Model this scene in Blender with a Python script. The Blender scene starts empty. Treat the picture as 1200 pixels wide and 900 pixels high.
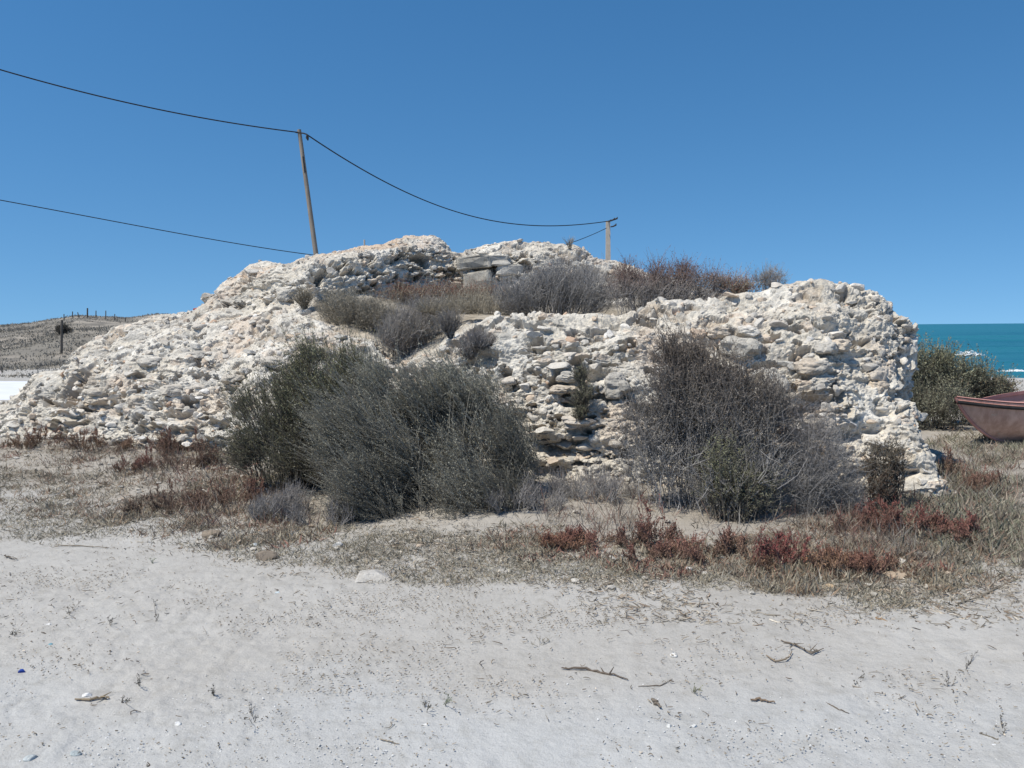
import bpy, math, random
import numpy as np
from mathutils import Matrix, Vector
S = bpy.context.scene
COL = S.collection
R = math.radians
rng = np.random.default_rng(7)

# ------------------------------------------------------------------ camera
EYE = 1.6
PITCH = -math.atan(66/1000.0)
ROLL = R(-0.5)
cam = bpy.data.cameras.new('Camera'); cam.lens = 30; cam.sensor_width = 36
cam.clip_start = 0.05; cam.clip_end = 40000
co = bpy.data.objects.new('Camera', cam); COL.objects.link(co)
M = Matrix.Rotation(R(90)+PITCH, 4, 'X') @ Matrix.Rotation(ROLL, 4, 'Z')
co.matrix_world = Matrix.Translation((0, 0, EYE)) @ M
S.camera = co
MR = np.array(M.to_3x3())
def ray(px, py):
    return MR @ np.array([(px-600)/1000.0, (450-py)/1000.0, -1.0])
def P(px, py, Y):                                   # point of the place at distance Y ahead
    d = ray(px, py); d = d/d[1]*Y
    return np.array([d[0], d[1], d[2]+EYE])
def G(px, py, z=0.0):                               # where that direction meets level z
    d = ray(px, py); t = (z-EYE)/d[2]
    return np.array([d[0]*t, d[1]*t, z])

# ------------------------------------------------------------------ noise
def _h(ix, iy, iz, s):
    n = (ix*374761393 + iy*668265263 + iz*2147483647 + s*974634777) & 0xffffffff
    n = ((n ^ (n >> 13))*1274126177) & 0xffffffff
    n = ((n ^ (n >> 16))*2246822519) & 0xffffffff
    return ((n ^ (n >> 15)) & 0xffffff)/float(0xffffff)
def vnoise(p, s=0):
    i = np.floor(p).astype(np.int64); f = p-i
    u = f*f*f*(f*(f*6-15)+10)
    out = 0
    for dx in (0, 1):
        wx = u[:, 0] if dx else 1-u[:, 0]
        for dy in (0, 1):
            wy = u[:, 1] if dy else 1-u[:, 1]
            for dz in (0, 1):
                wz = u[:, 2] if dz else 1-u[:, 2]
                out = out + wx*wy*wz*_h(i[:, 0]+dx, i[:, 1]+dy, i[:, 2]+dz, s)
    return out*2-1
def fbm(p, freq, octs=4, s=0, gain=.5):
    a, t, o = 1.0, 0.0, 0
    p = np.asarray(p, float)*freq
    for k in range(octs):
        o = o + a*vnoise(p+17.3*k, s+k); t += a; a *= gain; p = p*2.03
    return o/t
def worley(p, freq, s=0):                           # F1, F2, cell id
    p = np.asarray(p, float)*freq
    i = np.floor(p).astype(np.int64)
    f1 = np.full(len(p), 9.0); f2 = f1.copy(); cid = np.zeros(len(p))
    for dx in (-1, 0, 1):
        for dy in (-1, 0, 1):
            for dz in (-1, 0, 1):
                a, b, c = i[:, 0]+dx, i[:, 1]+dy, i[:, 2]+dz
                q = np.stack([a+_h(a, b, c, s+1), b+_h(a, b, c, s+2), c+_h(a, b, c, s+3)], 1)
                d = np.sqrt(((q-p)**2).sum(1))
                near = d < f1
                f2 = np.where(near, f1, np.minimum(f2, d))
                cid = np.where(near, _h(a, b, c, s+4), cid)
                f1 = np.where(near, d, f1)
    return f1, f2, cid
def sstep(a, b, x):
    t = np.clip((x-a)/(b-a), 0, 1); return t*t*(3-2*t)
def nrm(v):
    return v/np.maximum(np.linalg.norm(v, axis=-1, keepdims=True), 1e-9)

# ------------------------------------------------------------------ mesh building
class MB:
    def __init__(s): s.v = []; s.f = []; s.c = []; s.n = 0
    def add(s, v, f, c=(1, 1, 1)):
        v = np.asarray(v, float).reshape(-1, 3); f = np.asarray(f, np.int64)
        c = np.asarray(c, float)
        if c.ndim == 1: c = np.broadcast_to(c, (len(v), 3))
        s.v.append(v); s.f.append(f+s.n); s.c.append(c); s.n += len(v)
        return s
    def build(s, name, mat, parent=None, smooth=False, origin=None):
        V = np.concatenate(s.v); C = np.concatenate(s.c)
        if origin is not None: V = V-np.asarray(origin)
        me = bpy.data.meshes.new(name)
        me.vertices.add(len(V)); me.vertices.foreach_set('co', V.astype(np.float32).ravel())
        tot = np.concatenate([np.full(len(f), f.shape[1], np.int32) for f in s.f])
        loops = np.concatenate([f.ravel() for f in s.f]).astype(np.int32)
        me.loops.add(len(loops)); me.loops.foreach_set('vertex_index', loops)
        me.polygons.add(len(tot))
        me.polygons.foreach_set('loop_start', np.concatenate([[0], np.cumsum(tot)[:-1]]).astype(np.int32))
        me.polygons.foreach_set('loop_total', tot)
        me.polygons.foreach_set('use_smooth', np.full(len(tot), bool(smooth)))
        at = me.attributes.new('col', 'FLOAT_COLOR', 'POINT')
        at.data.foreach_set('color', np.concatenate([C, np.ones((len(C), 1))], 1).astype(np.float32).ravel())
        me.update(calc_edges=True); me.validate()
        me.materials.append(mat)
        o = bpy.data.objects.new(name, me); COL.objects.link(o)
        if parent is not None: o.parent = parent
        elif origin is not None: o.location = origin
        return o
def tag(o, label=None, cat=None, group=None, kind=None):
    if label: o['label'] = label
    if cat: o['category'] = cat
    if group: o['group'] = group
    if kind: o['kind'] = kind
    return o
def thing(name, label, cat, loc, group=None):
    o = bpy.data.objects.new(name, None); COL.objects.link(o)
    o.location = loc; o.empty_display_size = .2
    return tag(o, label, cat, group)
def grid_faces(nu, nv):
    a = np.arange(nu-1)[:, None]*nv+np.arange(nv-1)[None]
    return np.stack([a, a+nv, a+nv+1, a+1], -1).reshape(-1, 4)
def tubes(path, rad, sides=4, caps=False):          # path (N,K,3), rad (N,K)
    path = np.asarray(path, float); N, K, _ = path.shape
    t = nrm(np.gradient(path, axis=1))
    ref = np.zeros((N, 1, 3)); ref[..., 0] = .3; ref[..., 1] = .9; ref[..., 2] = .2
    a = nrm(np.cross(t, np.broadcast_to(ref, t.shape))); b = np.cross(t, a)
    ang = np.arange(sides)*2*np.pi/sides
    ring = a[:, :, None]*np.cos(ang)[None, None, :, None]+b[:, :, None]*np.sin(ang)[None, None, :, None]
    V = path[:, :, None]+ring*np.asarray(rad)[:, :, None, None]
    idx = np.arange(N*K*sides).reshape(N, K, sides)
    p, q = idx[:, :-1], idx[:, 1:]
    F = np.stack([p, np.roll(p, -1, 2), np.roll(q, -1, 2), q], -1).reshape(-1, 4)
    return V.reshape(-1, 3), F
def tube_cols(c, K, sides):                         # c (N,3) -> per vertex
    return np.repeat(np.asarray(c), K*sides, axis=0)
def kites(p0, d, L, W, rg, bend=.5):                # N leaf shaped faces
    N = len(p0)
    side = nrm(np.cross(d, rg.normal(size=(N, 3))))
    L = np.asarray(L).reshape(-1, 1); W = np.asarray(W).reshape(-1, 1)
    V = np.stack([p0, p0+d*L*bend+side*W, p0+d*L, p0+d*L*bend-side*W], 1).reshape(-1, 3)
    return V, np.arange(4*N).reshape(-1, 4)
_ICO = {}
def ico(sub):
    if sub not in _ICO:
        import bmesh
        bm = bmesh.new(); bmesh.ops.create_icosphere(bm, subdivisions=sub, radius=1)
        bm.verts.index_update()
        _ICO[sub] = (np.array([v.co[:] for v in bm.verts]), np.array([[v.index for v in f.verts] for f in bm.faces]))
        bm.free()
    return _ICO[sub]
def rocks(mb, cen, size, axes, cols, rg, sub=2, cuts=9, lo=.45, hi=.85):
    U, F = ico(sub); N = len(cen)
    V = np.broadcast_to(U, (N,)+U.shape).copy()
    for k in range(cuts):
        n = nrm(rg.normal(size=(N, 3))); o = rg.uniform(lo, hi, (N, 1))
        ex = np.maximum(np.einsum('nvk,nk->nv', V, n)-o, 0)
        V -= ex[..., None]*n[:, None]
    V += rg.normal(size=V.shape)*.008
    V = V*np.asarray(size)[:, None]
    V = np.einsum('nvk,nkj->nvj', V, axes)+np.asarray(cen)[:, None]
    FF = (F[None]+(np.arange(N)*len(U))[:, None, None]).reshape(-1, 3)
    C = np.repeat(np.asarray(cols), len(U), 0)*(1+rg.normal(size=(N*len(U), 1))*.05)
    mb.add(V.reshape(-1, 3), FF, np.clip(C, 0.01, .8))
def rand_axes(rg, N, tilt=.25):                     # rows: long, deep, thin axes, roughly level
    a = rg.uniform(0, 2*np.pi, N)
    x = np.stack([np.cos(a), np.sin(a), rg.normal(size=N)*tilt], 1); x = nrm(x)
    z = nrm(np.stack([rg.normal(size=N)*tilt, rg.normal(size=N)*tilt, np.ones(N)], 1))
    y = nrm(np.cross(z, x)); z = np.cross(x, y)
    return np.stack([x, y, z], 1)
def mixc(a, b, t):
    return np.asarray(a)*(1-np.asarray(t)[:, None])+np.asarray(b)*np.asarray(t)[:, None]

# ------------------------------------------------------------------ materials
def mat(name, rough=.9, spec=.2):
    m = bpy.data.materials.new(name); m.use_nodes = True
    nt = m.node_tree; b = nt.nodes['Principled BSDF']
    b.inputs['Roughness'].default_value = rough
    b.inputs['Specular IOR Level'].default_value = spec
    return m, nt, b
def N(nt, t, **kw):
    n = nt.nodes.new(t)
    for k, v in kw.items():
        if hasattr(n, k) and k not in n.inputs: setattr(n, k, v)
        else: n.inputs[k].default_value = v
    return n
def noise(nt, scale, detail=4, rough=.55, vec=None, coord='Object'):
    n = N(nt, 'ShaderNodeTexNoise'); n.inputs['Scale'].default_value = scale
    n.inputs['Detail'].default_value = detail; n.inputs['Roughness'].default_value = rough
    if vec is None:
        t = N(nt, 'ShaderNodeTexCoord'); vec = t.outputs[coord]
    nt.links.new(vec, n.inputs['Vector']); return n
def ramp(nt, fac, stops):
    r = N(nt, 'ShaderNodeValToRGB'); e = r.color_ramp.elements
    while len(e) < len(stops): e.new(.5)
    for el, (p, c) in zip(e, stops):
        el.position = p; el.color = (*c, 1) if len(c) == 3 else c
    nt.links.new(fac, r.inputs['Fac']); return r
def mixn(nt, mode, fac, a, b):
    m = N(nt, 'ShaderNodeMix'); m.data_type = 'RGBA'; m.blend_type = mode
    for sock, val in ((m.inputs[0], fac), (m.inputs[6], a), (m.inputs[7], b)):
        if hasattr(val, 'is_linked') or hasattr(val, 'links'): nt.links.new(val, sock)
        else: sock.default_value = val
    return m.outputs[2]
def bump(nt, b, h, strength, dist, prev=None):
    n = N(nt, 'ShaderNodeBump'); n.inputs['Strength'].default_value = strength
    n.inputs['Distance'].default_value = dist
    nt.links.new(h, n.inputs['Height'])
    if prev is not None: nt.links.new(prev.outputs[0], n.inputs['Normal'])
    nt.links.new(n.outputs[0], b.inputs['Normal']); return n
def col_attr(nt):
    a = N(nt, 'ShaderNodeAttribute'); a.attribute_name = 'col'; return a.outputs['Color']

def make_stone():
    m, nt, b = mat('weathered_limestone', .95, .1)
    n1 = noise(nt, 11, 6, .65)
    r1 = ramp(nt, n1.outputs['Fac'], [(.32, (.66, .65, .64)), (.5, (1, 1, 1)), (.7, (1.12, 1.09, 1.05))])
    c = mixn(nt, 'MULTIPLY', 1.0, col_attr(nt), r1.outputs[0])
    n2 = noise(nt, 70, 5, .7)
    r2 = ramp(nt, n2.outputs['Fac'], [(.3, (.7, .69, .68)), (.48, (1, 1, 1)), (.75, (1.1, 1.08, 1.06))])
    c = mixn(nt, 'MULTIPLY', .9, c, r2.outputs[0])
    n3 = noise(nt, 1.7, 4, .6)
    r3 = ramp(nt, n3.outputs['Fac'], [(.5, (0, 0, 0)), (.72, (.65, .65, .65))])
    g = mixn(nt, 'MULTIPLY', 1.0, c, (.72, .73, .74, 1))
    c = mixn(nt, 'MIX', r3.outputs[0], c, g)
    nt.links.new(c, b.inputs['Base Color'])
    p = bump(nt, b, n2.outputs['Fac'], .7, .012)
    bump(nt, b, noise(nt, 220, 3, .6).outputs['Fac'], .6, .004, p)
    return m
def make_veg(name, rough=.8, trans=.12):
    m, nt, b = mat(name, rough, .12)
    c = col_attr(nt)
    nt.links.new(c, b.inputs['Base Color'])
    t = N(nt, 'ShaderNodeBsdfTranslucent'); nt.links.new(c, t.inputs['Color'])
    mx = N(nt, 'ShaderNodeMixShader'); mx.inputs[0].default_value = trans
    nt.links.new(b.outputs[0], mx.inputs[1]); nt.links.new(t.outputs[0], mx.inputs[2])
    nt.links.new(mx.outputs[0], nt.nodes['Material Output'].inputs['Surface'])
    return m
def make_plain(name, c0, c1, scale=6, rough=.8, stretch=None, spec=.2, bs=.3, bd=.01):
    m, nt, b = mat(name, rough, spec)
    vec = None
    if stretch:
        t = N(nt, 'ShaderNodeTexCoord'); mp = N(nt, 'ShaderNodeMapping')
        mp.inputs['Scale'].default_value = stretch
        nt.links.new(t.outputs['Object'], mp.inputs['Vector']); vec = mp.outputs[0]
    n1 = noise(nt, scale, 6, .65, vec)
    r1 = ramp(nt, n1.outputs['Fac'], [(.3, c0), (.7, c1)])
    nt.links.new(r1.outputs[0], b.inputs['Base Color'])
    bump(nt, b, n1.outputs['Fac'], bs, bd)
    return m
def make_sand():
    m, nt, b = mat('pale_sand', .95, .15)
    n1 = noise(nt, .55, 5, .6)
    r1 = ramp(nt, n1.outputs['Fac'], [(.3, (.385, .368, .342)), (.55, (.425, .412, .39)), (.75, (.465, .454, .434))])
    n2 = noise(nt, 9, 6, .7)
    r2 = ramp(nt, n2.outputs['Fac'], [(.3, (.84, .83, .81)), (.5, (1, 1, 1)), (.72, (1.05, 1.05, 1.05))])
    c = mixn(nt, 'MULTIPLY', 1.0, r1.outputs[0], r2.outputs[0])
    n3 = noise(nt, 160, 3, .7)
    r3 = ramp(nt, n3.outputs['Fac'], [(.32, (.72, .70, .68)), (.46, (1, 1, 1)), (.66, (1, 1, 1)), (.8, (1.25, 1.25, 1.25))])
    c = mixn(nt, 'MULTIPLY', .8, c, r3.outputs[0])
    c = mixn(nt, 'MULTIPLY', 1.0, c, col_attr(nt))
    nt.links.new(c, b.inputs['Base Color'])
    p = bump(nt, b, noise(nt, 26, 6, .65).outputs['Fac'], .55, .02)
    bump(nt, b, n3.outputs['Fac'], .5, .005, p)
    return m
def make_sea():
    m, nt, b = mat('sea_water', .3, .14)
    t = N(nt, 'ShaderNodeTexCoord'); mp = N(nt, 'ShaderNodeMapping')
    mp.inputs['Scale'].default_value = (.35, 1, 1)
    nt.links.new(t.outputs['Object'], mp.inputs['Vector'])
    n1 = noise(nt, .03, 5, .6, mp.outputs[0])
    r1 = ramp(nt, n1.outputs['Fac'], [(.3, (.006, .105, .155)), (.7, (.015, .165, .195))])
    n3 = noise(nt, .45, 6, .7, mp.outputs[0])
    r3 = ramp(nt, n3.outputs['Fac'], [(.80, (0, 0, 0)), (.88, (1, 1, 1))])
    c = mixn(nt, 'MIX', r3.outputs[0], r1.outputs[0], (.5, .56, .56, 1))
    nt.links.new(c, b.inputs['Base Color'])
    p = bump(nt, b, noise(nt, .5, 4, .6, mp.outputs[0]).outputs['Fac'], .8, .6)
    bump(nt, b, noise(nt, 2.2, 4, .6, mp.outputs[0]).outputs['Fac'], .7, .15, p)
    return m
STONE = make_stone(); SAND = make_sand(); SEA = make_sea()
LEAF = make_veg('shrub_foliage'); TWIG = make_veg('dry_twigs', .85, .02)
WOOD = make_plain('weathered_wood', (.17, .145, .12), (.29, .25, .205), 5, .85, (3, 3, .4))
CONCRETE = make_plain('pale_concrete', (.36, .31, .26), (.50, .44, .37), 4, .9)
DARKWOOD = make_plain('dark_post_wood', (.075, .068, .06), (.14, .125, .11), 6, .9)
BLACK = make_plain('black_rubber', (.010, .010, .011), (.03, .03, .032), 8, .6)
IRON = make_plain('dark_iron', (.02, .02, .022), (.05, .045, .045), 8, .6)
PAINT = make_plain('faded_red_paint', (.46, .31, .265), (.60, .44, .38), 3.5, .8, (3, 3, .5), .25)
def chip(m):                                       # flaked paint and pale scrapes
    nt = m.node_tree; b = nt.nodes['Principled BSDF']; src = b.inputs['Base Color'].links[0].from_socket
    f = ramp(nt, noise(nt, 9, 7, .75).outputs['Fac'], [(.60, (0, 0, 0)), (.66, (.8, .8, .8))])
    c = mixn(nt, 'MIX', f.outputs[0], src, (.50, .46, .41, 1))
    t = N(nt, 'ShaderNodeTexCoord'); mp = N(nt, 'ShaderNodeMapping'); mp.inputs['Scale'].default_value = (9, 9, .35)
    nt.links.new(t.outputs['Object'], mp.inputs['Vector'])
    g = ramp(nt, noise(nt, 1.5, 5, .6, mp.outputs[0]).outputs['Fac'], [(.35, (.80, .76, .72)), (.6, (1.06, 1.05, 1.04))])
    nt.links.new(mixn(nt, 'MULTIPLY', 1.0, c, g.outputs[0]), b.inputs['Base Color'])
chip(PAINT)
REDEDGE = make_plain('red_gunwale_paint', (.42, .20, .175), (.52, .29, .25), 6, .7)
INSIDE = make_plain('faded_boat_lining', (.38, .25, .22), (.48, .34, .30), 4, .85)
TILE = make_plain('red_roof_tile', (.38, .06, .04), (.48, .10, .07), 2, .85)
PLASTER = make_plain('white_plaster', (.62, .60, .57), (.72, .70, .67), 2, .9)
PLASTIC = make_plain('plastic_scrap', (.10, .35, .62), (.16, .45, .70), 4, .4)
DUNE = make_veg('dune_soil', .95, .0)
FOAM = make_plain('sea_foam', (.72, .76, .77), (.85, .87, .88), 3, .8)

# ------------------------------------------------------------------ terrain
BX = [-400, -80, 0, 200, 300, 440, 690, 900, 1095, 1500]
BD = [12.5, 11.6, 11.2, 9.9, 9.2, 8.6, 8.0, 7.6, 7.2, 7.2]
def gz(x, y):
    x = np.asarray(x, float); y = np.asarray(y, float)
    yy = np.maximum(y, .5); b = 600+1000*x/yy
    d0 = np.interp(b, BX, BD)
    hgt = np.interp(b, [0, 600, 1100], [.22, .16, .09])
    z = np.where(y > .5, hgt*sstep(-2.6, .2, y-d0), 0)
    p = np.stack([x, y, np.zeros_like(x)], -1).reshape(-1, 3)
    z = z+(fbm(p, .45, 3, 5)*.045).reshape(x.shape)*sstep(1.5, 4, np.hypot(x, y))
    xs = 12+.2*np.maximum(y-24, 0)+3*np.maximum(24-y, 0)+(fbm(p, .15, 3, 9)*2.5).reshape(x.shape)
    z = z-2.8*sstep(0, 9, x-xs)
    return z
def make_ground():
    a = np.concatenate([np.linspace(-180, -60, 25)[:-1], np.linspace(-60, -35, 30)[:-1], np.linspace(-35, 35, 620),
                        np.linspace(35, 60, 30)[1:], np.linspace(60, 180, 25)[1:]])
    r = np.concatenate([[.3, .8, 1.3, 1.8], np.geomspace(2.2, 14, 400), np.geomspace(14.2, 120, 90), np.geomspace(135, 9000, 30)])
    A, RR = np.meshgrid(R(1)*a, r, indexing='ij')
    x, y = RR*np.sin(A), RR*np.cos(A)
    z = gz(x.ravel(), y.ravel())
    p = np.stack([x.ravel(), y.ravel(), np.zeros(x.size)], 1)
    nearw = 1-sstep(14, 40, RR.ravel())
    m = nearw > 0
    pp = p[m]
    rough = .35+.65*sstep(-.1, .4, fbm(pp, .8, 3, 31))
    z[m] += nearw[m]*rough*(fbm(pp, 3.2, 4, 11)*.018+np.abs(fbm(pp, 9, 3, 12))*.014)
    V = np.stack([x.ravel(), y.ravel(), z], 1)
    # soil colour: duller earth towards the mound, cool pale gravel by the track
    b = 600+1000*V[:, 0]/np.maximum(V[:, 1], .5)
    d0 = np.interp(b, BX, BD)
    n = fbm(p, 1.3, 4, 21)
    earth = sstep(-3.0, -1.2, V[:, 1]-d0+n*1.1)*(1-sstep(14, 20, V[:, 1]))
    c = mixc((1, 1, 1), (.84, .80, .75), earth)
    cool = sstep(4.2, 3.2, V[:, 1]-.35*V[:, 0]*0+n*.5)
    c = c*mixc((1, 1, 1), (1.06, 1.10, 1.15), cool)
    mb = MB(); mb.add(V, grid_faces(*x.shape)[:, ::-1], c)
    return tag(mb.build('ground', SAND, smooth=True), kind='structure')
make_ground()
# sea
def make_sea_sheet():
    a = np.linspace(-20, 75, 240); r = np.concatenate([np.geomspace(14, 400, 420), np.geomspace(430, 26000, 60)])
    A, RR = np.meshgrid(R(1)*a, r, indexing='ij')
    x, y = RR*np.sin(A), RR*np.cos(A)
    p = np.stack([x.ravel()*.4, y.ravel(), np.zeros(x.size)], 1)
    z = -1.15+fbm(p, .22, 4, 71)*.28*(1-sstep(200, 420, RR.ravel()))
    mb = MB(); mb.add(np.stack([x.ravel(), y.ravel(), z], 1), grid_faces(*x.shape)[:, ::-1])
    tag(mb.build('sea', SEA, smooth=True), kind='structure')
    # breaking waves near the shore
    mb = MB()
    for (px, py, w, h) in ((1136, 417, 22, 9), (1194, 437, 26, 4)):
        c = G(px, py, -1.15); d = c[1]
        n = int(40+w*10); q = rng.normal(size=(n, 3))
        q = np.stack([q[:, 0]*w*.25*d/1000, q[:, 1]*.35*d/40, np.abs(q[:, 2])*h*.24*d/1000], 1)
        q[:, 2] *= np.exp(-(q[:, 0]/(w*.3*d/1000))**2)
        s = rng.uniform(.5, 1.5, (n, 1))*d*.0007*np.array([[3.4, 1, .6]])
        rocks(mb, c+q+np.array([0, 0, .06]), s, rand_axes(rng, n), np.full((n, 3), .8), rng, 1, 4, .7, .95)
    tag(mb.build('sea_foam', FOAM, smooth=True), kind='stuff')
make_sea_sheet()

# dunes far left
def dune_z(x, y):
    b = 600+1000*x/y
    top = np.interp(b, [-900, -200, 0, 40, 60, 95, 130, 150, 165, 185, 230, 320, 600, 900], [1.2, 1.7, 2.0, 2.25, 2.5, 2.8, 2.65, 2.55, 2.6, 2.75, 2.7, 2.3, 1.2, -.5])
    p = np.stack([x, y, 0*x], -1).reshape(-1, 3)
    z = top*sstep(27, 62, y+(fbm(p, .08, 3, 44)*7).reshape(x.shape))*(1-.9*sstep(75, 130, y))
    return z+(fbm(p, .35, 5, 41)*.20).reshape(x.shape)*sstep(26, 34, y)-.35*(1-sstep(22.5, 26, y))+.16*sstep(24, 27, y)*(1-sstep(30, 44, y))
def make_dunes():
    bx = np.linspace(-900, 900, 420); yy = np.concatenate([np.geomspace(22, 90, 250), np.geomspace(92, 160, 12)])
    B, Y = np.meshgrid(bx, yy, indexing='ij'); X = (B-600)/1000*Y
    Z = dune_z(X, Y)
    p = np.stack([X.ravel(), Y.ravel(), Z.ravel()], 1)
    n = fbm(p, .35, 5, 47); n2 = fbm(p, .9, 5, 46)
    c = mixc((.21, .195, .17), (.31, .28, .24), sstep(-.1, .35, n)); c = mixc(c, (.15, .14, .125), sstep(.0, .4, n2)*.85)
    mb = MB(); mb.add(p, grid_faces(*X.shape)[:, ::-1], c)
    tag(mb.build('dune_hill', DUNE, smooth=True), kind='structure')
    # scrub on the dunes, a mass of low tufts
    k = 26000
    by = rng.uniform(-120, 330, k); y = 26+rng.random(k)**1.3*42; x = (by-600)/1000*y
    q = np.stack([x, y, 0*x], 1)
    keep = fbm(q, .4, 4, 52)+rng.normal(size=k)*.25 > -.12
    q = q[keep]; q[:, 2] = dune_z(q[:, 0], q[:, 1])-.03
    m = len(q); nb = 5
    p0 = np.repeat(q, nb, 0)+rng.normal(size=(m*nb, 3))*np.array([.14, .14, 0])
    d = nrm(rng.normal(size=(m*nb, 3))*np.array([.55, .55, .2])+np.array([0, 0, 1]))
    L = np.repeat(rng.uniform(.05, .17, m), nb)*rng.uniform(.6, 1.2, m*nb)
    V, F = kites(p0, d, L, L*.16, rng)
    c = np.repeat(mixc((.22, .20, .17), (.33, .30, .25), rng.random(m)), nb, 0)
    mb = MB(); mb.add(V, F, np.repeat(c, 4, 0))
    tag(mb.build('dune_scrub', LEAF), kind='stuff')
make_dunes()
# pale track / flat beyond the ruin on the left
def make_track():
    pts = []
    nu, nv = 60, 12
    u = np.linspace(-60, 6, nu); V = []
    for x in u:
        for t in np.linspace(0, 1, nv):
            y = 17.5+t*7.2+math.sin(x*.15)*.5
            V.append((x, y, 0))
    V = np.array(V); V[:, 2] = gz(V[:, 0], V[:, 1])+.03-.06*(np.abs(np.tile(np.linspace(-1, 1, nv), nu)) > .95)
    mb = MB(); mb.add(V, grid_faces(nu, nv)[:, ::-1], (1, 1, 1))
    tag(mb.build('pale_track', make_plain('salt_white_track', (.60, .62, .65), (.72, .74, .77), .8, .9), smooth=True), kind='structure')
make_track()

# ------------------------------------------------------------------ the ruin
def hor(px): return 384-(px-600)*.0087
def zz(py, d, px): return EYE+(hor(px)-py)/1000.0*d
# columns: px, then rows base, lower, middle, upper, front crest, behind crest, back wall foot, middle, top, rear crest, rear foot
# a row is (depth, z), or (depth, 'y', image height used to derive z)
def y(d, py): return (d, 'y', py)
def front(d0, z0, d1, py1, px, bul=.0):             # base to crest with a slope that eases
    z1 = zz(py1, d1, px); out = []
    for t, dt, zt in ((0, 0, 0), (1, .10, .28), (2, .34, .58), (3, .62, .82), (4, 1, 1)):
        out.append((d0+(d1-d0)*(dt-bul*math.sin(zt*3.1)), z0+(z1-z0)*zt))
    return out
def slope(d0, z0, d1, z1, n, p=1.0):
    return [(d0+(d1-d0)*k/n, z0+(z1-z0)*(k/n)**p) for k in range(1, n+1)]
NET = []
def colm(px, rows, rx=None):
    out = []
    for k, r in enumerate(rows):
        d = r[0]; xpx = px if rx is None or rx[k] is None else rx[k]
        z = zz(r[2], d, xpx) if r[1] == 'y' else r[1]
        out.append(((xpx-600)/1000*d, d, z))
    NET.append((px, out))
for px, d0, pyA, dA, pyS, dS in ((-120, 11.8, 512, 12.0, 508, 12.3), (-60, 11.5, 500, 12.1, 494, 12.4), (0, 11.2, 487, 11.8, 478, 12.2), (24, 11.05, 474, 11.8, 460, 12.3),
                                  (42, 10.95, 452, 11.8, 438, 12.3), (76, 10.7, 444, 11.7, 432, 12.4), (94, 10.6, 428, 11.6, 408, 12.5), (140, 10.3, 412, 11.6, 386, 12.8), (185, 10.0, 400, 11.6, 373, 13.0), (232, 9.7, 392, 11.5, 367, 13.2)):
    f = front(d0, .05, dA, pyA, px); zA = f[-1][1]; zS = zz(pyS, dS, px)
    colm(px, f+slope(dA, zA, dS, zS, 4, .9)+[(dS+.8, zS*.96), (dS+2.2, -.2)])
for px, d0, pyA, dA, pyM, dM, pyS, dS in ((244, 9.6, 392, 11.4, 364, 12.6, 351, 13.3), (262, 9.45, 392, 11.3, 362, 12.5, 334, 13.5), (300, 9.2, 390, 11.1, 360, 12.0, 313, 13.7), (340, 8.95, 384, 10.9, 355, 11.6, 309, 13.8)):
    f = front(d0, .08, dA, pyA, px); zA = f[-1][1]; zS = zz(pyS, dS, px); zM = zz(pyM, dM, px)
    colm(px, f+[((dA+dM)/2, (zA+zM)/2), (dM, zM), (dM+.3, zM+(zS-zM)*.55), (dM+.6, zM+(zS-zM)*.74), (dS, zS), (dS+1.9, -.2)])
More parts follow.
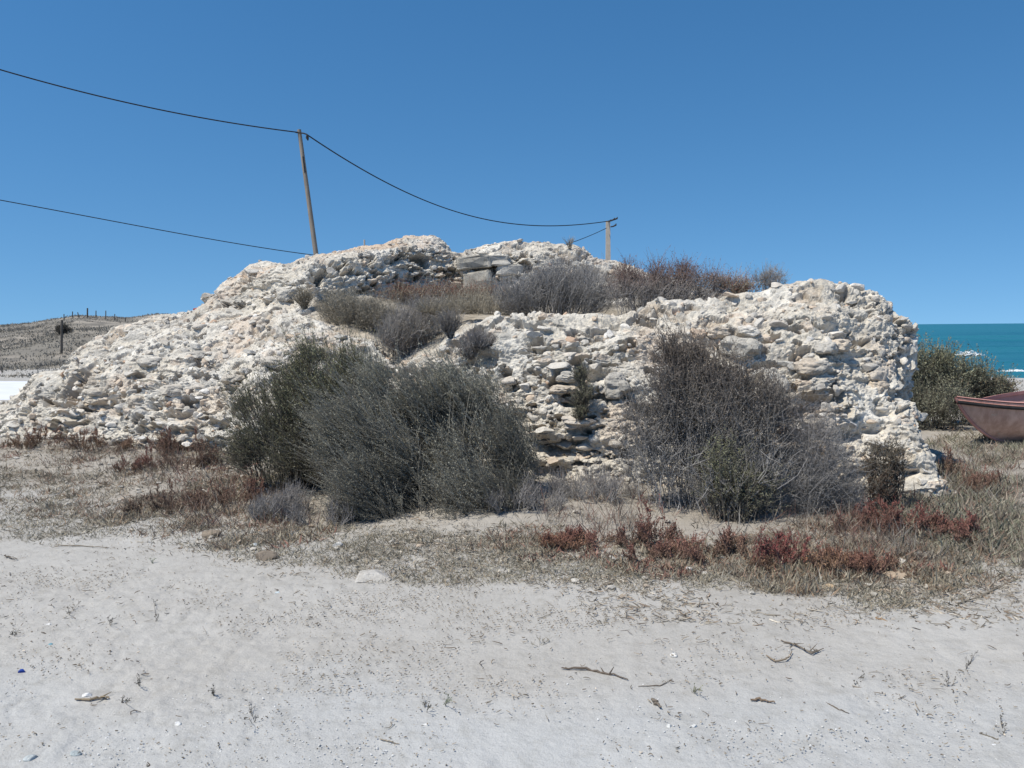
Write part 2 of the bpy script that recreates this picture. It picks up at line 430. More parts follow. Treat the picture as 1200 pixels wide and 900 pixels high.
#     px  base      crest       behind        back foot    back mid       back top     rear crest
for px, d0, cp, cd, bh, ff, fm, ft, fs in (
    (368, 8.85, 374, 10.7, (11.0, 1.66), y(11.6, 347), y(11.75, 330), y(12.0, 311), y(13.8, 297)),
    (400, 8.75, 386, 10.3, (10.6, 1.50), y(12.0, 347), y(12.12, 325), y(12.3, 305), y(13.85, 292)),
    (440, 8.6, 406, 9.9, (10.2, 1.36), y(12.4, 347), y(12.5, 322), y(12.65, 300), y(13.9, 288)),
    (462, 8.55, 424, 9.6, (9.9, 1.22), y(12.6, 348), y(12.7, 322), y(12.85, 297), y(13.95, 285)),
    (472, 8.52, 425, 9.5, (9.8, 1.2), y(12.7, 348), y(12.8, 320), y(12.95, 293), y(13.95, 277)),
    (510, 8.42, 414, 9.3, (9.6, 1.3), y(13.1, 349), y(13.2, 318), y(13.3, 290), y(14.0, 277)),
    (521, 8.4, 400, 9.2, (9.6, 1.38), y(13.2, 349), y(13.28, 320), y(13.4, 292), y(14.0, 283)),
    (530, 8.38, 391, 9.2, (9.6, 1.5), y(13.35, 347), y(13.42, 322), y(13.5, 300), y(13.95, 291)),
    (570, 8.3, 376, 9.1, (9.6, 1.56), y(13.3, 347), y(13.38, 320), y(13.45, 297), y(13.9, 284)),
    (640, 8.12, 371, 9.0, (9.6, 1.6), y(13.3, 347), y(13.38, 322), y(13.45, 302), y(13.9, 288)),
    (676, 8.05, 369, 8.95, (9.6, 1.6), y(13.25, 348), y(13.3, 325), y(13.4, 305), y(13.8, 287)),
    (700, 8.0, 367, 8.9, (9.6, 1.62), y(13.2, 350), y(13.3, 333), y(13.4, 316), y(13.8, 302)),
    (735, 7.92, 362, 8.9, (9.6, 1.65), y(13.1, 350), y(13.2, 338), y(13.3, 325), y(13.7, 312)),
    (800, 7.8, 353, 8.9, (9.7, 1.75), y(12.9, 350), y(13.0, 342), y(13.1, 335), y(13.5, 330)),
    (860, 7.68, 345, 8.9, (9.8, 1.85), (12.2, 2.0), (12.5, 1.98), (12.7, 1.95), (13.2, 1.7)),
    (920, 7.55, 334, 8.95, (9.8, 1.98), (11.2, 1.9), (11.7, 1.8), (12.1, 1.6), (12.5, 1.1)),
    (965, 7.45, 331, 8.95, (9.7, 2.0), (10.6, 1.85), (11.1, 1.6), (11.5, 1.2), (12.0, .6))):
    f = front(d0, .03, cd, cp, px, .10 if px > 600 else .0)
    colm(px, f+[bh, ff, fm, ft, fs, (max(fs[0]+1.6, 13.2), -.2)])
colm(1005, [(7.35, .0), y(7.5, 540), y(7.85, 470), y(8.3, 395), y(8.9, 337), (9.5, 1.95), (10.2, 1.7), (10.6, 1.3), (11.0, .9), (11.4, .4), (11.8, -.2)])
colm(1035, [(7.28, .0), y(7.45, 540), y(7.85, 478), y(8.3, 405), y(8.85, 354), (9.3, 1.75), (9.8, 1.5), (10.2, 1.1), (10.5, .7), (10.9, .3), (11.2, -.2)],
     [1064, 1062, 1032, 1032, 1036, None, None, None, None, None, None])
colm(1062, [(7.25, .0), y(7.4, 552), y(7.75, 495), y(8.35, 418), y(8.75, 372), (9.1, 1.55), (9.5, 1.3), (9.8, .9), (10.1, .6), (10.4, .2), (10.7, -.2)],
     [1104, 1100, 1068, 1044, 1060, 1054, None, None, None, None, None])
colm(1080, [(7.25, -.05), y(7.4, 575), y(7.75, 510), y(8.35, 440), y(8.7, 392), (8.9, 1.4), (9.2, 1.0), (9.5, .7), (9.8, .4), (10.1, .1), (10.4, -.2)],
     [1118, 1116, 1090, 1050, 1077, 1066, 1055, 1055, 1055, 1055, 1050])
colm(1100, [(7.3, -.2), (7.5, -.1), (8.0, .02), (8.45, .05), (8.7, .05), (8.9, .02), (9.2, 0), (9.5, 0), (9.8, 0), (10.1, -.1), (10.4, -.2)],
     [1122, 1122, 1104, 1064, 1056, 1056, 1055, 1055, 1055, 1055, 1050])

def build_ruin():
    us = np.array([c[0] for c in NET], float); net = np.array([c[1] for c in NET])       # (C, 11, 3)
    nu = 1180
    u = np.linspace(us[0], us[-1], nu)
    rowsamp = [54, 66, 66, 58, 30, 66, 42, 42, 56, 26]
    rows = np.stack([np.stack([np.interp(u, us, net[:, r, k]) for k in range(3)], 1) for r in range(11)], 1)
    vs = [rows[:, 0:1]]; rid = [np.zeros(1)]
    for r, n in enumerate(rowsamp):
        t = (np.arange(n)+1)/n
        vs.append(rows[:, r:r+1]*(1-t)[None, :, None]+rows[:, r+1:r+2]*t[None, :, None]); rid.append(r+t)
    Q = np.concatenate(vs, 1); rid = np.concatenate(rid)
    nv = Q.shape[1]
    def blur(a, k, ax):
        w = 2*k+1; pad = [(0, 0)]*3; pad[ax] = (k+1, k)
        c = np.cumsum(np.pad(a, pad, mode='edge'), axis=ax)
        sl1 = [slice(None)]*3; sl0 = [slice(None)]*3
        sl1[ax] = slice(w, None); sl0[ax] = slice(0, -w)
        return (c[tuple(sl1)]-c[tuple(sl0)])/w
    for _ in range(2): Q = blur(blur(Q, 4, 0), 5, 1)
    def normals(Q):
        du = np.gradient(Q, axis=0); dv = np.gradient(Q, axis=1)
        return nrm(np.cross(du, dv))
    Nn = normals(Q)
    p = Q.reshape(-1, 3); n = Nn.reshape(-1, 3)
    UU = np.repeat(u, nv); RV = np.tile(rid, nu)
    inner = sstep(5.0, 5.3, RV)*sstep(6.05, 5.8, RV)*sstep(355, 385, UU)*sstep(880, 840, UU)   # soil inside the ruin
    rock = 1-inner
    st = p*np.array([1, 1, 1.9])                                   # beds lie level, so stretch sideways
    big = fbm(p, 1.1, 3, 101)*.10+fbm(st, 2.6, 3, 102)*.07
    f1, f2, cid = worley(st+fbm(p, 3, 2, 8)[:, None]*.12, 5.2, 110)
    cob = np.clip(1-f1*1.25, -.3, 1)*(.15+.85*cid**2)*.055
    g1, g2, cid2 = worley(st+fbm(p, 9, 2, 8)[:, None]*.04, 14, 120)
    cob2 = np.clip(1-g1*1.2, -.3, 1)*(.2+.8*cid2)*.046
    h1, h2, cid3 = worley(st, 31, 125); cob2 = cob2+np.clip(1-h1*1.2, -.3, 1)*(.2+.8*cid3)*.012
    cav = fbm(p*np.array([1, 1, 2.2]), 4.4, 3, 130); hole = sstep(.25, .36, cav)*.14
    hole2 = sstep(.26, .42, fbm(p*np.array([1, 1, 1.9]), 10, 3, 131))*.075
    fine = fbm(p, 30, 3, 140)*.015
    ph = p[:, 2]*6.2+fbm(p, .9, 3, 160)*1.6+fbm(p, 3, 2, 161)*.5; saw = 1-(ph-np.floor(ph))
    ledge = (saw**1.6-.35)*.042*sstep(-.15, .25, fbm(st, 1.6, 3, 162))*(1-sstep(.80, .97, n[:, 2]))
    hole = hole+sstep(.34, .43, fbm(p*np.array([1, 1, 2.0]), 2.3, 3, 133))*.12
    steep = 1-sstep(.6, .92, n[:, 2])*.68
    ragged = 1+.9*sstep(6.0, 6.2, RV)*sstep(8.3, 8.0, RV)*sstep(345, 370, UU)*sstep(535, 520, UU)
    toe = sstep(975, 1020, UU)*sstep(2.6, 1.7, RV)                 # smooth pale apron at the right corner
    cob, cob2, hole, hole2, ledge = [a*(1-.6*toe) for a in (cob, cob2, hole, hole2, ledge)]
    disp = big+rock*steep*ragged*(cob+cob2-hole-hole2+ledge)+rock*fine
    edge = sstep(0, 60, np.minimum(np.repeat(np.arange(nu), nv), nu-1-np.repeat(np.arange(nu), nv)*0))
    p2 = p+n*disp[:, None]
    Q2 = p2.reshape(nu, nv, 3)
    # colour of the surface itself
    base = np.array((.595, .553, .48))
    c = mixc(base, (.68, .65, .59), sstep(-.2, .5, fbm(p, 2.2, 4, 150)))
    c = mixc(c, (.57, .475, .385), sstep(.12, .55, fbm(p, 1.4, 4, 151))*.7)
    c = mixc(c, (.42, .405, .375), sstep(.12, .5, fbm(st, 2.8, 5, 152))*.6)
    c = c*(.90+.16*cid[:, None])*(.94+.1*cid2[:, None]); c = mixc(c, np.array((.44, .42, .385)), (cid2 > .86)*.4)
    c = mixc(c, (.55, .40, .29), ((cid > .93) & (f1 < .45))*.35)
    c = mixc(c, (.40, .335, .265), np.clip(hole/.17+hole2/.12, 0, 1)*.75*rock)   # surface colour turns browner and darker inside the hollows
    top = sstep(7.9, 8.4, RV)*sstep(240, 300, UU)*sstep(540, 480, UU)                # the back wall's top is warm pink stone
    c = mixc(c, (.55, .40, .28), top*sstep(-.25, .3, fbm(p, 2.6, 3, 153))*.55)
    soil = mixc((.27, .24, .195), (.38, .345, .29), sstep(-.3, .3, fbm(p, 4, 4, 154)))
    c = mixc(c, soil, inner)
    def area_pick(mask, k, rg):
        Pq = Q2
        a = np.linalg.norm(np.cross(Pq[1:, :-1]-Pq[:-1, :-1], Pq[:-1, 1:]-Pq[:-1, :-1]), axis=2)
        w = np.zeros((nu, nv)); w[:-1, :-1] = a
        w = w.ravel()*mask; w = w/w.sum()
        return rg.choice(nu*nv, k, replace=False, p=w)
    root = thing('ruined_wall', 'long crumbling ruin of whitish rubble masonry standing on the pale sand', 'ruin', (1.0, 9.0, .1))
    org = np.array((1.0, 9.0, .1))
    NB = nrm(blur(blur(Nn, 6, 0), 6, 1)).reshape(-1, 3)
    PAL = np.array([(.59, .56, .51), (.65, .62, .575), (.55, .51, .455), (.50, .475, .435), (.42, .405, .375), (.56, .465, .37), (.60, .51, .42), (.52, .375, .275), (.68, .66, .63)])
    PW = np.array([.18, .16, .17, .15, .10, .09, .08, .02, .05])
    masks = {'front_wall': (RV <= 5.05), 'earth_fill': (RV > 5.0) & (RV < 6.05), 'back_wall': (RV >= 6.0)}
    splits = [('front_wall', 0, int(np.searchsorted(rid, 5.0))), ('earth_fill', int(np.searchsorted(rid, 5.0)), int(np.searchsorted(rid, 6.0))), ('back_wall', int(np.searchsorted(rid, 6.0)), nv-1)]
    Cg = c.reshape(nu, nv, 3)
    vis = (p2[:, 1] < 14.3) & (n[:, 1] < .35)
    # hollows beneath the larger stones
    sp = {}
    for name, k_big, k_mid, k_small in (('front_wall', 420, 1500, 6500), ('earth_fill', 10, 60, 300), ('back_wall', 90, 700, 3000)):
        m = masks[name]*vis*rock+1e-9*masks[name]*vis
        sp[name] = [area_pick(m, k_big, rng), area_pick(m, k_mid, rng), area_pick(m, k_small, rng)]
    for name in ('front_wall', 'back_wall'):
        for i in sp[name][0]:
            iu, iv = divmod(int(i), nv)
            if rng.random() < .75:
                L = rng.uniform(.08, .17)
                cpt = p2[i]+np.array([0, 0, -L*.55])
                a0, a1 = max(iu-30, 0), min(iu+31, nu); b0, b1 = max(iv-42, 0), min(iv+10, nv)
                q = Q2[a0:a1, b0:b1]; dl = (q-cpt)/np.array([L*1.0, L*1.2, L*.36])
                w = np.exp(-(dl**2).sum(-1))
                Q2[a0:a1, b0:b1] -= NB[i]*(w*rng.uniform(.08, .17))[..., None]
    objs = {}
    for name, v0, v1 in splits:
        mb = MB()
        mb.add(Q2[:, v0:v1+1].reshape(-1, 3), grid_faces(nu, v1-v0+1), Cg[:, v0:v1+1].reshape(-1, 3))
        for kind, ids in enumerate(sp[name]):
            k = len(ids); nn = NB[ids]
            if kind == 0: L = rng.uniform(.05, .125, k)*np.where(rng.random(k) < .08, 1.4, 1)
            elif kind == 1: L = rng.uniform(.03, .075, k)
            else: L = rng.uniform(.010, .034, k)
            th = rng.uniform(.26, .52, k) if kind == 0 else rng.uniform(.42, .85, k)
            dp = rng.uniform(.6, .9, k)
            up = np.array([0, 0, 1.0])+rng.normal(size=(k, 3))*(.13 if kind == 0 else .35)
            t = nrm(np.cross(nn+rng.normal(size=(k, 3))*.12, up)); b = nrm(np.cross(up, t)); zc = np.cross(t, b)
            ax = np.stack([t, b, zc], 1)
            size = np.stack([L, L*dp, L*th], 1)
            cc = PAL[rng.choice(len(PAL), k, p=PW/PW.sum())]*rng.uniform(.88, 1.1, (k, 1))
            cen = Q2.reshape(-1, 3)[ids]+nn*(L*np.where(kind == 0, rng.uniform(-.45, .25, k), rng.uniform(-.5, .15, k)))[:, None]
            rocks(mb, cen, size, ax, cc, rng, 3 if kind == 0 else (2 if kind == 1 else 1), 10, .42, .82)
        objs[name] = mb.build(name, STONE, root, origin=org)
    # squared blocks that stand out in the masonry
    def block(px, py, w, h, colr, dd=.0):
        # nearest surface sample along that direction
        d = ray(px, py); d = d/np.linalg.norm(d)
        q = Q2.reshape(-1, 3)-np.array([0, 0, EYE]); t = q@d
        dist = np.linalg.norm(q-t[:, None]*d, axis=1)
        ok = np.where(dist < .05)[0]; i = ok[np.argmin(t[ok])]
        D = t[i]; cpt = Q2.reshape(-1, 3)[i]
        W, H = w*D/1000*.5, h*D/1000*.5
        nn = NB[i]*np.array([1, 1, .35]); nn = nn/np.linalg.norm(nn)
        up = np.array([rng.normal()*.05, rng.normal()*.05, 1]); t_ = nrm(np.cross(nn, up)); b_ = nrm(np.cross(up, t_)); z_ = np.cross(t_, b_)
        mb = MB(); U, F = ico(4)
        ashlar = py < 350 and 540 < px < 630; V = np.sign(U)*np.abs(U)**(.22 if ashlar else .72)                              # a rounded worn block
        V = V/np.abs(V).max(0)
        V = V*(1+(fbm(V+px, 1.1, 4, int(px))*(.26 if ashlar else .55))[:, None])+(fbm(V+px, 4, 4, int(py))*(.14 if ashlar else .04))[:, None]
        V = V*np.array([W, min(.16, W*.9), H])
        V = V@np.stack([t_, b_, z_], 0)+cpt+NB[i]*dd
        mb.add(V, F, np.asarray(colr)*(1+fbm(V, 9, 4, 3)[:, None]*.25))
        return mb.build('stone_block', STONE, root, smooth=False, origin=org)
    G1, G2, B1, O1 = (.43, .405, .355), (.42, .40, .36), (.52, .43, .33), (.52, .36, .24)
    for px, py, w, h, cl, lb in (
        (557, 305, 40, 15, G1, 'wide grey squared block under the top of the back wall'), (561, 327, 34, 24, G1, 'large grey squared block in the back wall'),
        (588, 304, 24, 12, (.48, .46, .42), None), (596, 318, 30, 12, (.5, .48, .44), None), (593, 333, 11, 11, O1, 'small orange squared stone in the back wall'),
        (330, 345, 22, 16, G1, 'flat grey slab set in the sloping left face'),
        (862, 402, 42, 24, G1, 'large rounded grey boulder set in the front wall'), (840, 382, 24, 13, B1, None), (820, 384, 16, 12, O1, 'orange brown stone in the front wall'), (873, 381, 22, 11, (.60, .57, .52), 'white flat stone near the top of the front wall'),
        (966, 430, 24, 16, G2, None), (948, 423, 30, 16, B1, None), (912, 445, 26, 30, G2, None), (990, 405, 24, 14, B1, None), (655, 455, 34, 11, B1, 'long tan slab jutting from the front wall'),
        (660, 438, 26, 12, G2, None), (722, 445, 30, 26, G2, None), (1030, 432, 22, 18, (.55, .48, .40), None), (1034, 447, 18, 13, (.55, .45, .34), None), (975, 405, 26, 14, G2, None),
        (105, 460, 22, 12, (.55, .50, .42), None), (102, 470, 20, 9, (.55, .48, .38), None), (154, 471, 20, 15, (.50, .43, .34), None), (205, 456, 24, 13, (.50, .46, .40), None), (234, 410, 28, 10, G2, None), (175, 418, 26, 9, G2, None),
        (318, 425, 44, 13, (.5, .46, .4), None), (268, 442, 26, 10, (.52, .47, .4), None), (800, 470, 20, 12, B1, None), (668, 490, 30, 13, (.55, .5, .44), None)):
        o = block(px, py, w, h, np.array(cl)*(1 if 540 < px < 630 and py < 350 else .6)+np.array((.54, .51, .465))*(0 if 540 < px < 630 and py < 350 else .4), -.10 if 540 < px < 630 and py < 350 else -.03)
        if lb: o['label'] = lb
    return Q2, u, rid
Q2, RU, RID = build_ruin()
QF = Q2.reshape(-1, 3)
def hit(px, py):                                    # first point of the ruin in that direction, else the ground
    d = ray(px, py); d = d/np.linalg.norm(d)
    q = QF-np.array([0, 0, EYE]); t = q@d
    ok = np.where(np.linalg.norm(q-t[:, None]*d, axis=1) < .05)[0]
    return QF[ok[np.argmin(t[ok])]] if len(ok) else gpt(px, py)
def gpt(px, py):
    p = G(px, py, .05)
    for _ in range(6): p = G(px, py, float(gz(p[0], p[1])))
    return p
def surf_z(x, y_):                                  # height of the ruin or the ground at x, y
    k = np.argmin((QF[:, 0]-x)**2+(QF[:, 1]-y_)**2)
    g = float(gz(x, y_))
    if (QF[k, 0]-x)**2+(QF[k, 1]-y_)**2 < .02: return max(QF[k, 2], g)
    return g

# ------------------------------------------------------------------ shrubs
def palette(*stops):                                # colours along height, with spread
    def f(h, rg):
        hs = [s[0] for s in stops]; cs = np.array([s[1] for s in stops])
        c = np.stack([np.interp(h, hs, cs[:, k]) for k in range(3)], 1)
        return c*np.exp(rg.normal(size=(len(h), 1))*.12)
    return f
def grow(base, lobes, n_stem, rg, twigs=8, twig_len=.16, leaves=12, leaf_len=.022, leaf_w=.0035, stem_r=.006, lean=(0, 0, 0), up=.35,
         leafcol=None, stemcol=None, spread=.35, tmin=.35, wild=.5, shell=.45, basej=.05, twig_r=.0018, patch=None, mass=0, mlen=.2, outw=.45, gap=-.12, gapf=5.0, lspread=.6, shoots=0, core=.62, vary=.45):
    lobes = np.asarray(lobes, float); base = np.asarray(base, float)
    w = lobes[:, 6]/lobes[:, 6].sum(); li = rg.choice(len(lobes), n_stem, p=w)
    d = nrm(rg.normal(size=(n_stem, 3)))
    tip = lobes[li, :3]+d*lobes[li, 3:6]*(rg.random(n_stem)**shell)[:, None]*rg.uniform(.85, 1.12, (n_stem, 1))
    tip[:, 2] = np.maximum(tip[:, 2], base[2]+.03)
    top = max(tip[:, 2].max()-base[2], .05)
    b = np.repeat(base[None], n_stem, 0); b[:, :2] += spread*(tip[:, :2]-base[:2])+rg.normal(size=(n_stem, 2))*basej
    c = b+(tip-b)*np.array([.42, .42, .72])+rg.normal(size=(n_stem, 3))*.06*top
    K = 6; t = np.linspace(0, 1, K)[None, :, None]
    path = b[:, None]*(1-t)**2+c[:, None]*2*t*(1-t)+tip[:, None]*t*t
    path[:, 1:] += np.cumsum(rg.normal(size=(n_stem, K-1, 3)), 1)*.014*min(1.6, top)
    rad = stem_r*rg.uniform(.5, 1.3, (n_stem, 1))*np.linspace(1, .28, K)[None]
    stems, fol = MB(), MB()
    V, F = tubes(path, rad, 3)
    sc = stemcol(np.full(n_stem, .3), rg)
    stems.add(V, F, tube_cols(sc, K, 3))
    # twigs
    m = n_stem*twigs; si = np.repeat(np.arange(n_stem), twigs)
    tt = rg.uniform(tmin, 1.0, m)[:, None]
    q0 = b[si]*(1-tt)**2+c[si]*2*tt*(1-tt)+tip[si]*tt*tt
    tang = nrm(2*(1-tt)*(c[si]-b[si])+2*tt*(tip[si]-c[si]))
    td = nrm(tang*.8+rg.normal(size=(m, 3))*wild+np.array([0, 0, up])+np.asarray(lean))
    tl = twig_len*rg.uniform(.45, 1.25, m)
    if mass:                                        # the outer mass of fine sprays
        li = rg.choice(len(lobes), mass, p=w); dd = nrm(rg.normal(size=(mass, 3)))
        rr = rg.random(mass)**.42
        qm = lobes[li, :3]+dd*lobes[li, 3:6]*(rr*np.exp(rg.normal(size=mass)*.07))[:, None]
        keep = (qm[:, 2] > base[2]+.01) & ((fbm(qm, gapf, 3, 77)+rg.normal(size=mass)*.06 > gap) | (rr < core))
        qm, dd = qm[keep], dd[keep]; k = len(qm)
        long_ = np.ones(k)
        if shoots:                                  # longer leafy shoots that break the outline
            li = rg.choice(len(lobes), shoots, p=w); ds = rg.normal(size=(shoots, 3)); ds[:, 2] = np.abs(ds[:, 2])*1.2; ds = nrm(ds)
            qs = lobes[li, :3]+ds*lobes[li, 3:6]*rg.uniform(.72, .98, (shoots, 1))
            qs = qs[fbm(qs, 3.6, 2, 80) > -.05]; ds = nrm(np.random.default_rng(3).normal(size=qs.shape)*.3+np.array([0, 0, .6]))
            qm = np.concatenate([qm, qs]); dd = np.concatenate([dd, ds]); long_ = np.concatenate([long_, np.full(len(qs), 1.75)]); k = len(qm)
        flow = fbm(qm, 2.0, 2, 78)[:, None]*np.array([[.5, .3, .2]])
        dm = nrm(dd*outw+rg.normal(size=(k, 3))*wild+np.array([0, 0, up])+np.asarray(lean)+flow)
        q0 = np.concatenate([q0, qm]); td = np.concatenate([td, dm]); tl = np.concatenate([tl, mlen*long_*np.clip(np.exp(rg.normal(size=k)*.45)*.85, .25, 2.0)]); m += k
    q1 = q0+td*tl[:, None]*.55+rg.normal(size=(m, 3))*(tl*.07)[:, None]; q2 = q0+td*tl[:, None]+np.array([0, 0, 1])*(tl*up*.25)[:, None]
    V, F = tubes(np.stack([q0, q1, q2], 1), np.stack([np.full(m, twig_r), np.full(m, twig_r*.8), np.full(m, twig_r*.35)], 1)*rg.uniform(.7, 1.4, (m, 1)), 3)
    ht = np.clip((q2[:, 2]-base[2])/top, 0, 1)
    stems.add(V, F, tube_cols(stemcol(ht, rg), 3, 3))
    if leaves:
        k = m*leaves; ti = np.repeat(np.arange(m), leaves)
        s = rg.uniform(.08, 1.0, k)[:, None]
        l0 = q0[ti]*(1-s)+q2[ti]*s
        ld = nrm(td[ti]*.75+rg.normal(size=(k, 3))*lspread+np.array([0, 0, .15]))
        LL = leaf_len*rg.uniform(.5, 1.3, k)
        V, F = kites(l0, ld, LL, leaf_w*rg.uniform(.6, 1.3, k), rg)
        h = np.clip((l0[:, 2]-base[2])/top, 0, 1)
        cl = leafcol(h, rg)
        if patch is not None: cl = patch(l0, cl)
        tw = np.exp(rg.normal(size=m)*.18+fbm(q0, 3.6, 4, 79)*vary)[ti]
        fol.add(V, F, np.repeat(np.clip(cl*tw[:, None], .008, .6), 4, 0))
    return stems, fol
def lob(px, py, rx, ry, d, w=1.0, dr=None):         # a lobe of crown at distance d
    c = P(px, py, d); k = d/1000.0
    return (*c, rx*k, (dr if dr else .75*(rx+ry)/2*k), ry*k, w)
def shrub(name, label, cat, base, lobes, n, seed, group=None, foliage='foliage', stem='stem', leafmat=None, **kw):
    rg = np.random.default_rng(seed)
    st, fo = grow(base, lobes, n, rg, **kw)
    root = thing(name, label, cat, tuple(float(v) for v in base), group)
    st.build(stem, TWIG, root, origin=base)
    if fo.n: fo.build(foliage, leafmat or LEAF, root, origin=base)
    return root
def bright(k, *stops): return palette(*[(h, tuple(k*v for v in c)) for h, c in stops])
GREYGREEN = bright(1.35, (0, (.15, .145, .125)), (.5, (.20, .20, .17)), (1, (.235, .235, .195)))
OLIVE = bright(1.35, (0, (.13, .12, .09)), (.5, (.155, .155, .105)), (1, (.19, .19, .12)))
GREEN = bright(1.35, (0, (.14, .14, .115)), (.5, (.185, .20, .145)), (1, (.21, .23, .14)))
DEADTW = palette((0, (.20, .195, .19)), (.5, (.26, .25, .245)), (1, (.24, .225, .22)))
DARKTW = palette((0, (.11, .10, .09)), (1, (.13, .12, .10)))
BROWNTOP = bright(1.2, (0, (.21, .20, .185)), (.4, (.17, .155, .14)), (.7, (.12, .10, .085)), (1, (.12, .095, .08)))
STRAW = palette((0, (.25, .225, .18)), (1, (.32, .285, .225)))
RUST = palette((0, (.16, .12, .09)), (.5, (.20, .11, .08)), (1, (.22, .09, .07)))
RED = palette((0, (.17, .12, .085)), (.4, (.21, .10, .075)), (1, (.22, .065, .06)))
def gb(px, py, d=None):
    p = gpt(px, py) if d is None else P(px, py, d)
    p = p.copy(); p[2] = float(gz(p[0], p[1]))-.01
    return p
# the two big dark bushes at the left
DK = palette((0, (.13, .12, .105)), (1, (.16, .15, .13)))
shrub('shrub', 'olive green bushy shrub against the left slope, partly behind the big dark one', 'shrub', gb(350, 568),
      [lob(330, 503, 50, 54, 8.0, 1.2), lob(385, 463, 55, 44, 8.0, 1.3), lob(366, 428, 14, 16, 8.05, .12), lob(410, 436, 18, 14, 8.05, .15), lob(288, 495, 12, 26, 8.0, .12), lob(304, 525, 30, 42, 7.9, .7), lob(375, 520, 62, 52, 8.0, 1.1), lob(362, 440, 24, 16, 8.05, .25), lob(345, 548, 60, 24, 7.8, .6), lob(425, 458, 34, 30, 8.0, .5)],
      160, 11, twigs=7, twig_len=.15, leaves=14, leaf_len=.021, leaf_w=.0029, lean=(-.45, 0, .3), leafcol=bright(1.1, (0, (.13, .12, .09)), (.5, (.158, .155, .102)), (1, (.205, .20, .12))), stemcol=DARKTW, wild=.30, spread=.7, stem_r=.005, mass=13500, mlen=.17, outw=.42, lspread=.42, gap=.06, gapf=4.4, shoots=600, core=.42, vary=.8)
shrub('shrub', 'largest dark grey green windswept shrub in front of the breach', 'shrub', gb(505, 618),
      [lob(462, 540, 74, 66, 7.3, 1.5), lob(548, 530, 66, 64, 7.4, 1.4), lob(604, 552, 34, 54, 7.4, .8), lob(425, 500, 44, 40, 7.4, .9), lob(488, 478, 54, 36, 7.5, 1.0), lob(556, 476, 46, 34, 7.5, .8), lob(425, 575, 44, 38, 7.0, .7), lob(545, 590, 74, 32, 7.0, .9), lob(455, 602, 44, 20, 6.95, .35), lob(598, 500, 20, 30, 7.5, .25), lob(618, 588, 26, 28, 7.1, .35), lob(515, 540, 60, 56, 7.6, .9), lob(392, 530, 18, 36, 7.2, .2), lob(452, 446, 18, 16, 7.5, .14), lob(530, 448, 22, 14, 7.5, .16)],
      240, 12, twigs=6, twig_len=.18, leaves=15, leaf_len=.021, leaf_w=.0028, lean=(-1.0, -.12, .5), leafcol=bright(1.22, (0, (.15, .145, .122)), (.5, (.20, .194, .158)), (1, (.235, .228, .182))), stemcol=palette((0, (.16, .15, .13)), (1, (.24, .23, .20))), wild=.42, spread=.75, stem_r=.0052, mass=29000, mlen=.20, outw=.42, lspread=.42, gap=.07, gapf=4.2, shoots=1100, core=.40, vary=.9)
# half dead bush before the front wall
shrub('dead_shrub', 'half dead brown and grey twiggy bush before the front wall', 'shrub', gb(850, 605),
      [lob(842, 508, 78, 76, 7.1, 1.6), lob(798, 462, 42, 54, 7.2, .9), lob(790, 420, 15, 24, 7.25, .18), lob(892, 486, 38, 48, 7.2, .7), lob(760, 518, 38, 54, 7.1, .6), lob(858, 562, 90, 40, 6.9, .9), lob(818, 420, 10, 16, 7.25, .08), lob(850, 445, 28, 26, 7.2, .3)],
      190, 13, twigs=10, twig_len=.18, leaves=7, leaf_len=.018, leaf_w=.0038, lean=(-.15, 0, .3), leafcol=bright(1.3, (0, (.21, .20, .185)), (.35, (.175, .165, .15)), (.7, (.15, .13, .115)), (1, (.145, .12, .10))), stemcol=palette((0, (.29, .28, .275)), (.4, (.28, .27, .265)), (.7, (.20, .19, .18)), (1, (.15, .13, .115))), wild=.55, stem_r=.0045, twig_r=.0018, spread=.75, mass=11500, mlen=.16, outw=.30, gap=.03, gapf=3.4, shoots=700)
shrub('shrub', 'small olive shrub growing low inside the half dead bush', 'shrub', gb(868, 612), [lob(870, 575, 46, 32, 6.75, 1), lob(845, 555, 22, 40, 6.75, .6)],
      80, 14, twigs=7, twig_len=.12, leaves=10, leaf_len=.02, leaf_w=.0032, leafcol=OLIVE, stemcol=DARKTW, mass=900, mlen=.12, spread=.6)
shrub('dead_shrub', 'pale grey leafless shrub at the right foot of the front wall', 'shrub', gb(955, 612), [lob(960, 545, 42, 50, 7.0, 1.5), lob(935, 580, 50, 34, 6.9, .8), lob(988, 585, 26, 26, 6.9, .5), lob(930, 500, 30, 40, 7.1, .35), lob(965, 490, 14, 26, 7.1, .12)],
      90, 15, twigs=10, twig_len=.13, leaves=4, leaf_len=.026, leaf_w=.0012, leafcol=DEADTW, stemcol=DEADTW, wild=.7, stem_r=.0042, twig_r=.0013, spread=.7, mass=6000, mlen=.11, outw=.5)
shrub('shrub', 'small dark brown bush on the white rock at the right corner', 'shrub', gb(1038, 592), [lob(1038, 552, 20, 32, 7.0, 1), lob(1028, 575, 18, 16, 6.9, .4), lob(1050, 540, 10, 20, 7.0, .4), lob(1020, 540, 8, 18, 7.0, .2)],
      80, 16, twigs=7, twig_len=.08, leaves=8, leaf_len=.014, leaf_w=.003, leafcol=palette((0, (.15, .09, .07)), (1, (.115, .09, .06))), stemcol=DARKTW, mass=700, mlen=.09, spread=.6)
